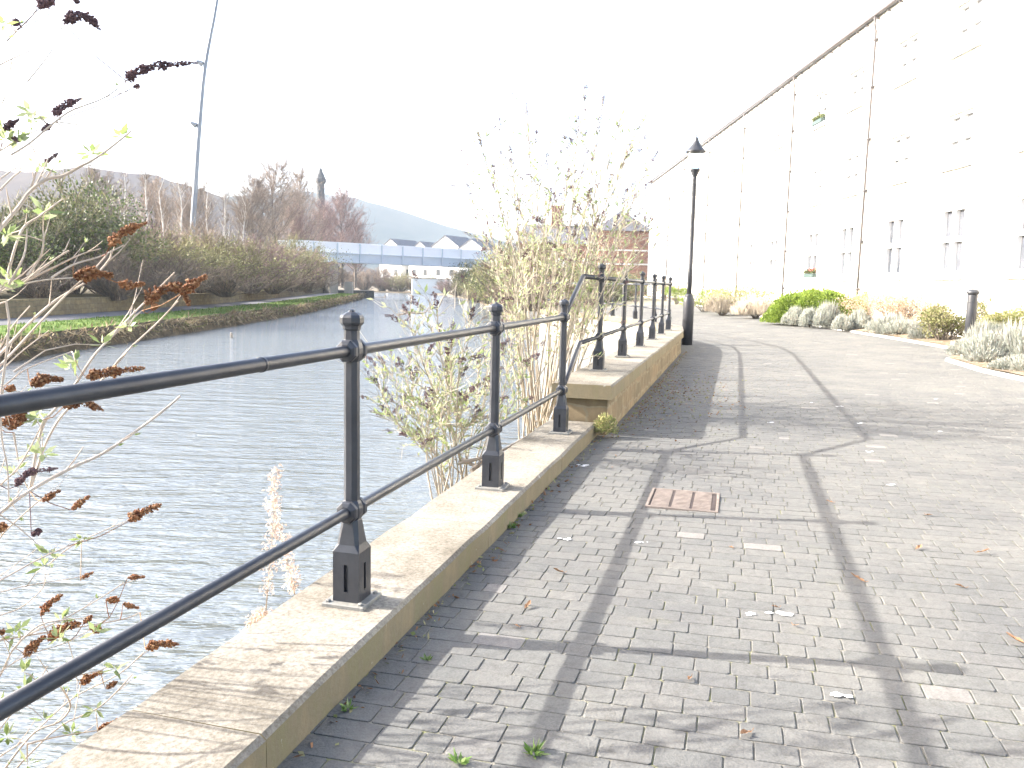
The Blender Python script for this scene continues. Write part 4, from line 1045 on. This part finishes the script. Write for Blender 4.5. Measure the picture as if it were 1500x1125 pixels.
for x, y, L, lb in [(773, 888, .07, 'curled orange leaf near the middle of the wall shadow edge'), (757, 917, .05, 'small dark leaf just above the nearest post shadow'), (818, 838, .09, 'long thin brown leaf left of the near rail shadow'),
    (1135, 897, .07, 'brown leaf lying by the white splat in the middle of the paving'), (1165, 925, .06, 'brown leaf right of and nearer than the white splat'), (1255, 858, .13, 'long brown twig-like leaf on a pale block at the second rail shadow'), (1405, 871, .08, 'dark brown leaf on the pale blocks at the right'),
    (1438, 822, .08, 'orange leaf beyond the pale blocks at the right'), (1345, 813, .07, 'thin leaf between the second rail shadow and the right edge'), (1485, 952, .09, 'crumpled orange leaf at the right edge of the picture'), (1092, 1083, .08, 'brown leaf on the dark twig shadow at the bottom'),
    (735, 805, .07, 'brown leaf lying in the wall shadow below the second post'), (1070, 806, .06, 'pale brown leaf nearer than the drain grating'), (1010, 1000, .05, 'small leaf speck between the two rail shadows'), (1215, 742, .06, 'brown leaf far along the second rail shadow'), (1360, 765, .07, 'brown leaf lying alone on the right of the path')]:
    fallen_leaf(x, y, L, lb, int(x))
def splat(x, y, w, label, seed):
    rg = random.Random(seed); d = onz(x, y, .02); p = V((d.x, d.y, G(d.x, d.y) + .005)); m = MB()
    for k in range(5):
        c = p + V((rg.gauss(0, w * .3), rg.gauss(0, w * .2), 0)); R = w * rg.uniform(.08, .25) if k else w * .3
        n = 14; ph = rg.random() * 6; ring = [c + V((math.cos(2 * pi * j / n) * R * (1 + .3 * math.sin(j * 2.3 + ph) + .12 * rg.uniform(-1, 1)), math.sin(2 * pi * j / n) * R * .75 * (1 + .25 * math.sin(j * 1.7 + ph)), 0)) for j in range(n)]
        for q in ring: q.z = G(q.x, q.y) + .0045 + k * .0004
        cc = V((c.x, c.y, G(c.x, c.y) + .0065 + k * .0004))
        for j in range(n): m.tri(cc, ring[j], ring[(j + 1) % n])
    tag(m.build('bird_dropping', M['dropping'], org=p), label, 'bird dropping', 'white splats on the paving')
for x, y, w, lb in [(1131, 904, .09, 'largest white splat in the middle of the paving'), (1098, 905, .05, 'faint white smear left of the largest splat'), (1231, 1028, .07, 'white splat near the bottom right between shadow and corner'), (938, 796, .05, 'white splat on the edge of the near rail shadow'), (832, 788, .06, 'white smear between the wall shadow and the near rail shadow'),
    (852, 680, .08, 'white splat in the wall shadow by the third post'), (1128, 622, .07, 'white speck far along the path left of the kinked shadow'), (1230, 600, .06, 'white speck at the far rail shadow'), (1258, 626, .06, 'white speck right of the shadow kink'), (1190, 594, .05, 'white speck in the dappled bush shadow'), (1370, 592, .06, 'white speck far right beyond the bush shadow'), (1375, 640, .06, 'white speck on open paving at the far right'), (1275, 668, .06, 'white speck just nearer than the tip of the third post shadow'), (1305, 718, .06, 'white speck between the drain and the right edge, level with the drain')]:
    splat(x, y, w, lb, int(x))

# duck resting by the kerb
dp = at(1336, 493, 23.6); dz = G(right_x(23.6), 23.6) + .075
dk = thing('duck', V((dp.x, dp.y, dz)), 'dark brown duck resting on the bed edge before the russet shrub', 'duck')
m = MB()
sec = [(.20, .10, .004), (.17, .095, .022), (.10, .085, .062), (.02, .085, .085), (-.06, .095, .085), (-.11, .115, .066), (-.135, .15, .04), (-.14, .195, .028), (-.143, .225, .027), (-.152, .25, .033), (-.17, .258, .029), (-.19, .25, .012)]
rings = []
for k, (x, z, R) in enumerate(sec):
    t = V((sec[min(k + 1, len(sec) - 1)][0] - sec[max(k - 1, 0)][0], 0, sec[min(k + 1, len(sec) - 1)][1] - sec[max(k - 1, 0)][1])).normalized()
    b = V((0, 1, 0)); a = t.cross(b)
    rings.append([V((x, 0, z)) + (a * math.cos(2 * pi * j / 12) + b * math.sin(2 * pi * j / 12) * (1.05 if k < 6 else 1)) * R for j in range(12)])
m.loft(rings); m.build('body', M['duck'], dk, flat=False)
m = MB(); m.lathe([(.031, 0), (.034, .006), (.031, .014)], 12, Matrix.Translation((-.1385, 0, .182))); m.build('neck_ring', M['featherwhite'], dk, flat=False)
m = MB(); m.loft([[V((-.186, y * .012, .246 + z * .008)) for y, z in ((-1, -1), (1, -1), (1, 1), (-1, 1))], [V((-.232, y * .012, .236 + z * .003)) for y, z in ((-1, -1), (1, -1), (1, 1), (-1, 1))]]); m.build('bill', M['bill'], dk)
for s in (-1, 1):
    m = MB(); m.loft([[V((x, s * (.075 + .014 * w_), z)) for x, z in ((.19, .1), (.05, .06), (-.07, .075), (-.06, .12), (.06, .13))] for w_ in (0, 1)]); m.build('wing', M['duck'], dk)
bd2 = at(1380, 490, 22.3); zz = G(right_x(22.3), 22.3) + .07
rg = random.Random(8); m = MB()
for k in range(160):
    d = V((rg.gauss(0, 1), rg.gauss(0, 1), abs(rg.gauss(0, 1)))).normalized(); m.leaf(V((bd2.x, bd2.y, zz)) + d * .09 * rg.random(), d + V((0, 0, rg.random())), rg.uniform(.05, .14), .02, rg)
tag(m.build('leaf_clump', plain('blackish_dead_leaves', (.05, .045, .035), (.09, .08, .06), 20, .9), org=(bd2.x, bd2.y, zz)), 'small dark clump of dead leaves under the grey-green shrub left of the bollard', 'leaves')

# ---------------------------------------------------------------- bridge
br = thing('footbridge', (0, 0, 0), 'pale blue steel footbridge crossing the canal on a concrete pier', 'bridge')
A, B = V((-24.85, 91.29, 0)), V((-2.6, 110.5, 0)); T = (B - A).normalized(); Q = V((-T.y, T.x, 0)); LB = (B - A).length
def bb(m, s0, s1, q0, q1, z0, z1):
    m.loft([[A + T * s + Q * q + V((0, 0, z)) for s, q in ((s0, q0), (s1, q0), (s1, q1), (s0, q1))] for z in (z0, z1)])
m = MB(); bb(m, 0, LB, .02, 2.6, 3.75, 4.0); m.build('deck', M['concrete'], br)
for q0, q1 in ((-.12, 0), (2.62, 2.74)):
    m = MB(); bb(m, 0, LB, q0, q1, 3.55, 4.55); bb(m, 0, LB, q0 - .12, q1 + .001, 3.5, 3.56); bb(m, 0, LB, q0 - .12, q1 + .001, 4.5, 4.6); m.build('girder', M['bridge'], br)
    npan = 10
    for k in range(npan):
        s0 = LB * k / npan; s1 = LB * (k + 1) / npan
        m = MB(); bb(m, s0 + .08, s1 - .08, q0 + .03, q0 + .06, 4.63, 5.62); m.build('parapet_panel', M['bridge_w'], br)
    for k in range(npan + 1):
        s0 = LB * k / npan
        m = MB(); bb(m, s0 - .07, s0 + .07, q0 - .16, q0 - .002, 3.56, 5.7); m.build('stiffener', M['bridge'], br)
    m = MB(); bb(m, 0, LB, q0 - .05, q0 + .1, 5.64, 5.78); m.build('handrail', M['bridge_w'], br)
m = MB(); s_ = 5.1; bb(m, s_, s_ + 1.0, .1, 2.5, -1.0, 3.5); m.build('pier', M['concrete'], br)
m = MB(); bb(m, LB - .6, LB + .7, -.2, 2.8, -1.0, 3.7); m.build('abutment', M['render'], br)

# mast, chimney
mt0, mt1 = at(283, 330, 75), at(318, 0, 75)
ma = thing('mast', V((mt0.x, mt0.y, .6)), 'very tall thin leaning steel mast with two small lamps above the trees', 'mast')
P = [V((mt0.x - .55, mt0.y, .6)), at(285, 290, 75), at(291, 200, 75), at(300, 100, 75), mt1, at(330, -100, 75)]
m = MB(); m.tube(spline(P, 4), [.26 - .16 * i / 20 for i in range(21)], 10); m.build('pole', M['mast'], ma, (mt0.x, mt0.y, .6), flat=False)
for x, y, xe, ye in ((302, 95, 295, 92), (293, 190, 286, 182)):
    a, b = at(x, y, 75), at(xe, ye, 75); m = MB(); m.tube([a, b], .06, 6); m.tube([b + V((-.35, -.1, .12)), b + V((.1, 0, -.12))], [.12, .26], 8); m.build('floodlight', M['mast'], ma, (mt0.x, mt0.y, .6))
c = at(470, 300, 200); ch = thing('mill_chimney', V((c.x, c.y, 0)), 'tall dark octagonal mill chimney with a crowned top rising behind the trees', 'chimney')
m = MB(); m.lathe([(1.7, -1), (1.25, 8), (.98, 20), (.92, 24.2)], 8, rot=.5); m.build('shaft', M['chimney'], ch)
m = MB(); m.lathe([(.95, 24.2), (1.3, 24.7), (1.3, 25.4), (1.1, 25.6), (.85, 26.3), (.45, 27.1), (.4, 27.5), (.15, 27.9)], 8, rot=.5); m.build('crown', M['chimney'], ch)

# ---------------------------------------------------------------- buildings beyond
def house(x, y, w, l, eave, ridge, rz, label, mw='render', mr='slate', windows=True, z0=-.7):
    o = thing('house', V((x, y, z0)), label, 'house', 'white gabled houses beyond the bridge', rz)
    m = MB()
    m.quad((-w, 0, 0), (w, 0, 0), (w, 0, eave), (-w, 0, eave)); m.tri((-w, 0, eave), (w, 0, eave), (0, 0, ridge))
    m.quad((w, l, 0), (-w, l, 0), (-w, l, eave), (w, l, eave)); m.tri((w, l, eave), (-w, l, eave), (0, l, ridge))
    m.quad((w, 0, 0), (w, l, 0), (w, l, eave), (w, 0, eave)); m.quad((-w, l, 0), (-w, 0, 0), (-w, 0, eave), (-w, l, eave))
    m.build('wall', M[mw], o)
    m = MB(); e = .25
    for s in (-1, 1):
        a, b = V((s * (w + e), 0, eave - .2)), V((0, 0, ridge + .02))
        m.loft([[a + V((0, -.15, 0)), a + V((0, l + .15, 0)), b + V((0, l + .15, 0)), b + V((0, -.15, 0))], [a + V((0, -.15, .14)), a + V((0, l + .15, .14)), b + V((0, l + .15, .14)), b + V((0, -.15, .14))]])
    m.build('roof', M[mr], o)
    if windows:
        for fz in (1.0, 3.7, 6.4):
            if fz + 1.3 > eave: continue
            for xx in (-w * .5, w * .5):
                m = MB(); m.box((xx - .5, -.04, fz), (xx + .5, .02, fz + 1.3)); m.build('window', M['darkglass'], o)
            for yy in (l * .25, l * .7):
                m = MB(); m.box((w - .02, yy - .5, fz), (w + .04, yy + .5, fz + 1.3)); m.build('window', M['darkglass'], o)
    return o
for px, ytop, Y, w, rz, lb in [(572, 347, 190, 3.2, -.55, 'leftmost white gabled house beyond the bridge'), (615, 351, 186, 3.0, -.5, 'low white gabled house second from the left beyond the bridge'), (652, 342, 180, 3.4, -.5, 'tallest white gabled house beyond the bridge'), (690, 347, 176, 3.4, -.45, 'rightmost white gabled house beyond the bridge')]:
    p = at(px, ytop, Y); house(p.x, p.y, w, 9, p.z - 2.0, p.z + .2, rz, lb)
p = at(632, 405, 152); pw = thing('garden_wall', V((p.x, p.y, 0)), 'pale rendered waterside wall under the bridge', 'wall', rz=.25)
m = MB(); m.bbox((-3.6, -.2, -1), (3.6, .2, 2.1), .03); m.build('wall_face', M['render'], pw)
m = MB(); m.bbox((-3.7, -.28, 2.102), (3.7, .28, 2.22), .02); m.build('coping', M['coping'], pw)

# brick house behind the buddleia
bk = thing('brick_house', (0, 84, 0), 'red brick building with grey slate roof and tall chimney behind the tall buddleia', 'house')
OB = (0, 84, 0)
m = MB(); m.loft([[V((.5, 84, z)), V((8.3, 84, z)), V((8.3, 93, z)), V((.5, 93, z))] for z in (-.8, 5.6)])
m.loft([[V((8.31, 82.5, z)), V((13.2, 82.5, z)), V((13.2, 93, z)), V((8.31, 93, z))] for z in (-.8, 6.9)])
m.build('wall', M['brick'], bk, OB)
m = MB(); m.loft([[V((.1, 83.6, 5.61)), V((8.4, 83.6, 5.61)), V((8.4, 93.4, 5.61)), V((.1, 93.4, 5.61))], [V((1.2, 88.4, 7.75)), V((8.4, 88.4, 7.75)), V((8.4, 88.6, 7.75)), V((1.2, 88.6, 7.75))]])
m.loft([[V((7.9, 82.1, 6.91)), V((13.6, 82.1, 6.91)), V((13.6, 93.4, 6.91)), V((7.9, 93.4, 6.91))], [V((10.5, 84.6, 9.0)), V((10.9, 84.6, 9.0)), V((10.9, 92, 9.0)), V((10.5, 92, 9.0))]])
rf = m.build('roof', M['slate'], bk, OB)
m = MB(); m.bbox((3.75, 87.6, 7.0), (4.85, 88.8, 9.75), .08); q = m.build('chimney', M['brick'], rf, (0, 0, 0)); q.location = -V(OB)
for z in (4.95, 3.6):
    m = MB(); m.box((8.28, 82.44, z), (13.25, 82.5, z + .16)); m.build('string_course', M['render'], bk, OB)
for xx in (1.6, 4.2, 6.8):
    m = MB(); m.box((xx, 83.93, 2.6), (xx + 1, 84.02, 4.2)); m.build('window', M['white'], bk, OB)

# ---------------------------------------------------------------- trees and bushes
def shrub_proto(name, seed, h, spread, nstem, sub, twr, mt_stem, mt_twig, leaf=None, nleaf=0, L=.12, w=.045, up=.6, cat='bush'):
    rg = random.Random(seed); o = thing(name, (0, 0, 0), '', cat)
    ms, mt = MB(), MB(); twiggy(rg, h, spread, nstem, sub, twr, ms, mt, up=up)
    ms.build('stems', M[mt_stem], o); mt.build('twigs', M[mt_twig], o)
    if leaf:
        ml = MB(); leaf_cloud(rg, ml, spread * 1.35, spread * 1.35, h * 1.0, nleaf, L, w, lumps=16, shell=.35); ml.build('foliage', M[leaf], o)
    return o
def tree_proto(name, seed, h, spread, tr, bark, tw, n1=26, n2=16, slim=1.0, bare=.25, tww=.012):
    rg = random.Random(seed); o = thing(name, (0, 0, 0), '', 'tree')
    mt, mc = MB(), MB(); ml = MB()
    P = [V((0, 0, -.2))]; 
    for k in range(1, 8): P.append(V((rg.gauss(0, .012) * h * k / 4, rg.gauss(0, .012) * h * k / 4, h * k / 7)))
    mt.tube(P, [tr * (1 - .125 * k) for k in range(8)], 7)
    for k in range(n1):
        f = bare + (1 - bare) * rg.random(); s = f * 7; i = min(6, int(s)); p = P[i].lerp(P[i + 1], s - i)
        a = rg.uniform(0, 2 * pi); L = spread * (1.15 - f) ** .6 * rg.uniform(.6, 1.1)
        d = V((math.cos(a), math.sin(a), slim * rg.uniform(.6, 1.3))).normalized()
        q1 = p + d * L * .5; q2 = p + d * L + V((0, 0, L * .18))
        ml.tube([p, q1, q2], [tr * .3 * (1.15 - f), tr * .2 * (1.15 - f), .01], 4, False)
        for j in range(n2):
            g_ = rg.uniform(.2, 1); b = p.lerp(q1, g_ * 2) if g_ < .5 else q1.lerp(q2, g_ * 2 - 1)
            d2 = (d * .6 + V((rg.uniform(-1, 1), rg.uniform(-1, 1), rg.uniform(-.3, 1.2)))).normalized(); L2 = L * rg.uniform(.25, .55)
            e = b + d2 * L2; twig(mc, b, e, tww, rg)
            for t in range(4):
                b2 = b.lerp(e, rg.uniform(.2, 1)); d3 = (d2 + V((rg.uniform(-1, 1), rg.uniform(-1, 1), rg.uniform(-.4, .9)))).normalized(); twig(mc, b2, b2 + d3 * L2 * rg.uniform(.3, .6), tww * .6, rg)
    mt.build('trunk', M[bark], o); ml.build('limbs', M[bark], o); mc.build('crown', M[tw], o)
    return o
used = {}
def put(proto, px, ytop, Y, base, label, group=None, hp=1.0, wide=1.0, rz=None, xoff=0):
    """a copy of the prototype whose top reaches the photo height at that place"""
    key = proto.name
    o = proto if key not in used else copy_tree(proto)
    used[key] = 1
    p = at(px, ytop, Y); s = (p.z - base) / hp
    o.location = (p.x, p.y, base); o.scale = (s * wide, s * wide, s); o.rotation_euler = (0, 0, rz if rz is not None else rng.uniform(0, 6.28))
    o['label'] = label
    if group: o['group'] = group
    return o
gb = 'bushes above the towpath wall'; gt = 'bare trees behind the far bank'
ev = shrub_proto('evergreen_bush', 1, 5, 3.0, 40, 20, .02, 'bark', 'twig_olive', 'ever', 8000, .16, .05)
br1 = shrub_proto('brown_bush', 2, 3.6, 2.4, 60, 34, .013, 'bark', 'twig_brown')
ol1 = shrub_proto('olive_bush', 3, 3.6, 2.5, 60, 34, .013, 'bark', 'twig_olive', 'olive', 3200, .10, .03)
pl1 = shrub_proto('purple_bush', 4, 3.2, 2.2, 60, 34, .013, 'bark', 'twig_plum')
bi = tree_proto('birch_tree', 5, 10, 2.6, .15, 'birch', 'twig_pale', 30, 16, 1.5, .25)
bi2 = tree_proto('birch_tree', 6, 10, 2.2, .12, 'birch', 'twig_brown', 26, 16, 1.8, .3)
bt = tree_proto('bare_tree', 7, 11, 4.6, .2, 'bark', 'twig_pale', 76, 24, 1.0, .2, .016)
bt2 = tree_proto('bare_tree', 8, 11, 4.8, .2, 'bark', 'twig_plum', 76, 24, 1.0, .15, .016)
put(ev, 20, 300, 33, .45, 'dark evergreen bush at the left edge of the picture beyond the towpath', gb, 4.6, 1.05)
put(ev, 95, 275, 36, .45, 'tallest dark evergreen bush beyond the towpath, left of the birches', gb, 4.6, .95)
put(ev, -70, 290, 30, .45, 'dark evergreen bush cut by the left edge of the picture', gb, 4.6, 1.0)
put(ol1, 150, 310, 38, .5, 'olive bush leaning against the right side of the tallest evergreen bush', gb, 3.6, 1.0)
put(br1, 55, 385, 30, .42, 'low brown bush at the wall foot below the evergreen bushes', gb, 3.6, 1.7)
put(br1, 170, 368, 34, .42, 'brown bush on the wall below the olive bush and the evergreens', gb, 3.6, 1.7)
put(pl1, 205, 325, 42, .5, 'purplish bush first to the right of the evergreens', gb, 3.3, 1.3)
put(ol1, 245, 338, 42, .5, 'broad olive bush right below the first white birches', gb, 3.6, 1.35)
put(br1, 290, 330, 47, .5, 'brown bush at the foot of the leaning mast', gb, 3.6, 1.2)
put(ol1, 325, 346, 46, .5, 'pale olive bush just right of the leaning mast foot', gb, 3.6, 1.4)
put(br1, 250, 375, 37, .42, 'low brown bush by the wall below the broad olive bush', gb, 3.6, 2.0)
put(pl1, 365, 345, 54, .5, 'purplish bush midway between mast and bridge', gb, 3.3, 1.4)
put(br1, 330, 385, 44, .42, 'low brown bush by the wall midway to the bridge', gb, 3.6, 2.1)
put(ol1, 400, 352, 60, .5, 'olive bush near the left end of the bridge', gb, 3.6, 1.4)
put(pl1, 432, 362, 66, .5, 'reddish purple bush just left of the bridge pier', gb, 3.3, 1.5)
put(br1, 400, 388, 56, .42, 'low dark brown bush by the wall short of the bridge', gb, 3.6, 2.3)
put(ol1, 428, 346, 78, .2, 'tall olive bush hiding the left end of the bridge', gb, 3.6, 1.1)
put(br1, 470, 384, 96, .0, 'dark bush behind the bridge pier', gb, 3.6, 1.6)
put(br1, 425, 384, 104, .0, 'dark bush under the left end of the bridge deck', gb, 3.6, 1.8)
put(br1, 452, 388, 72, .3, 'dark bush touching the bridge pier', gb, 3.6, 1.7)
for k, (px, yt, Y, lb) in enumerate([(130, 245, 62, 'thin white birch rising above the tallest evergreen bush'), (183, 255, 58, 'white birch first to the right of the evergreens'), (213, 250, 60, 'second white birch right of the evergreens'), (238, 258, 54, 'brightest white birch trunk left of the leaning mast'), (262, 262, 66, 'slim birch close to the left side of the mast'), (305, 270, 68, 'slim birch close to the right side of the mast'), (328, 278, 60, 'white birch trunk second right of the mast'), (355, 282, 74, 'pale birch before the big bare tree')]):
    put((bi, bi2)[k % 2], px, yt, Y, .6, lb, gt, 10, 1.0)
for k, (px, yt, Y, lb) in enumerate([(150, 270, 80, 'pale bare tree behind the left birches'), (285, 285, 85, 'pale bare tree behind the mast'), (400, 254, 95, 'large pale bare tree left of the mill chimney'), (440, 268, 105, 'pale bare tree between the large bare tree and the chimney'), (370, 275, 90, 'pale bare tree left of the large one by the chimney'), (225, 280, 88, 'pale bare tree behind the brightest birch')]):
    put(bt, px, yt, Y, .6, lb, gt, 10.8, .95)
for k, (px, yt, Y, lb) in enumerate([(500, 289, 125, 'purplish bare tree right of the mill chimney'), (470, 305, 118, 'purplish bare tree in front of the chimney foot'), (520, 325, 130, 'small purplish bare tree at the right end of the wood'), (430, 310, 100, 'purplish bare tree above the left end of the bridge')]):
    put(bt2, px, yt, Y, .6, lb, gt, 10.8, 1.0)
# beyond the bridge and on the right bank
gr = 'bushes along the right bank'
for px, yt, Y, b, pr, wd, lb in [(535, 394, 167, -.6, br1, 1.5, 'brown bush under the left part of the bridge'), (560, 390, 168, -.6, br1, 1.2, 'bare bush under the second bridge panel'), (588, 399, 165, -.6, ol1, 1.3, 'olive bush left of the pale waterside wall'), (630, 402, 160, -.6, ol1, .7, 'small olive bush growing over the pale waterside wall'), (670, 395, 128, -.6, br1, 1.2, 'dark bare bush overhanging the water right of the pale wall'),
    (575, 402, 166, -.6, pl1, 1.6, 'low plum coloured bush on the far bank under the bridge middle'), (608, 402, 164, -.6, br1, 1.5, 'brown bush at the left end of the pale waterside wall'), (512, 398, 169, -.6, br1, 1.6, 'brown bush seen past the bridge pier'),
    (655, 410, 143, -.6, pl1, 1.4, 'low reddish bush at the water edge below the bridge'), (690, 388, 107, -.6, ev, 1.0, 'ivy green bush under the right end of the bridge'), (715, 400, 82, -.6, ol1, 1.3, 'olive bush below the right bridge end'),
    (700, 422, 90, -.6, br1, 2.0, 'low brown scrub at the right water edge'), (735, 368, 62, -.6, ev, .75, 'tall green bush hiding the right bridge end'), (728, 395, 71, -.6, ol1, 1.2, 'pale olive scrub before the tall green bush'), (765, 350, 56, -.55, ol1, 1.0, 'tall olive bush left of the brick building'), (770, 395, 46, -.55, br1, 1.3, 'brown scrub before the brick building'),
    (790, 360, 60, -.55, ev, .8, 'dark green bush before the brick chimney'), (745, 432, 59, -.6, pl1, 1.5, 'low russet scrub on the bank left of the stepped railing'), (900, 403, 62, -.5, ev, 1.3, 'dark clipped bush before the brick gable'), (860, 385, 66, -.5, ol1, 1.2, 'olive bush before the brick building, behind the tall buddleia')]:
    put(pr, px, yt, Y, b, lb, gr, 4.6 if pr is ev else (3.3 if pr is pl1 else 3.6), wd)

# ---------------------------------------------------------------- haze, sky, sun, render
AZ, EL = 1.6988, 0.49398
m = MB(); m.box((-900, -60, -2.6), (900, 1500, 190))
m_, t, out = nt('haze_air')
vol = node(t, 'ShaderNodeVolumePrincipled'); vol.inputs['Color'].default_value = (.84, .92, 1, 1); vol.inputs['Density'].default_value = .0003; vol.inputs['Anisotropy'].default_value = .2
t.links.new(vol.outputs[0], out.inputs['Volume'])
HAZE = m.build('haze', m_); tag(HAZE, kind='stuff')
for o in bpy.data.objects: pass

wd = bpy.data.worlds.new('World'); S.world = wd; wd.use_nodes = True
t = wd.node_tree; bg = t.nodes['Background']
sky = t.nodes.new('ShaderNodeTexSky'); sky.sky_type = 'NISHITA'; sky.sun_disc = False
sky.sun_elevation = EL; sky.sun_rotation = AZ + pi; sky.dust_density = 3.5; sky.air_density = .75; sky.ozone_density = .4
t.links.new(sky.outputs[0], bg.inputs[0]); bg.inputs[1].default_value = .15
sd = bpy.data.lights.new('sun', 'SUN'); sd.energy = 3.6; sd.angle = math.radians(.53); sd.color = (1, .965, .915)
so = bpy.data.objects.new('sun', sd); COL.objects.link(so)
dirv = V((math.sin(AZ) * math.cos(EL), math.cos(AZ) * math.cos(EL), -math.sin(EL)))
so.rotation_euler = dirv.to_track_quat('-Z', 'Y').to_euler(); so.location = (-20, 5, 30)

S.render.engine = 'CYCLES'
S.view_settings.view_transform = 'Standard'; S.view_settings.look = 'None'; S.view_settings.gamma = 1
S.view_settings.exposure = 2.28
c = S.cycles; c.use_denoising = True; c.max_bounces = 6; c.diffuse_bounces = 3; c.glossy_bounces = 3; c.transmission_bounces = 4; c.volume_bounces = 1; c.transparent_max_bounces = 6
c.caustics_reflective = False; c.caustics_refractive = False; c.sample_clamp_indirect = 8
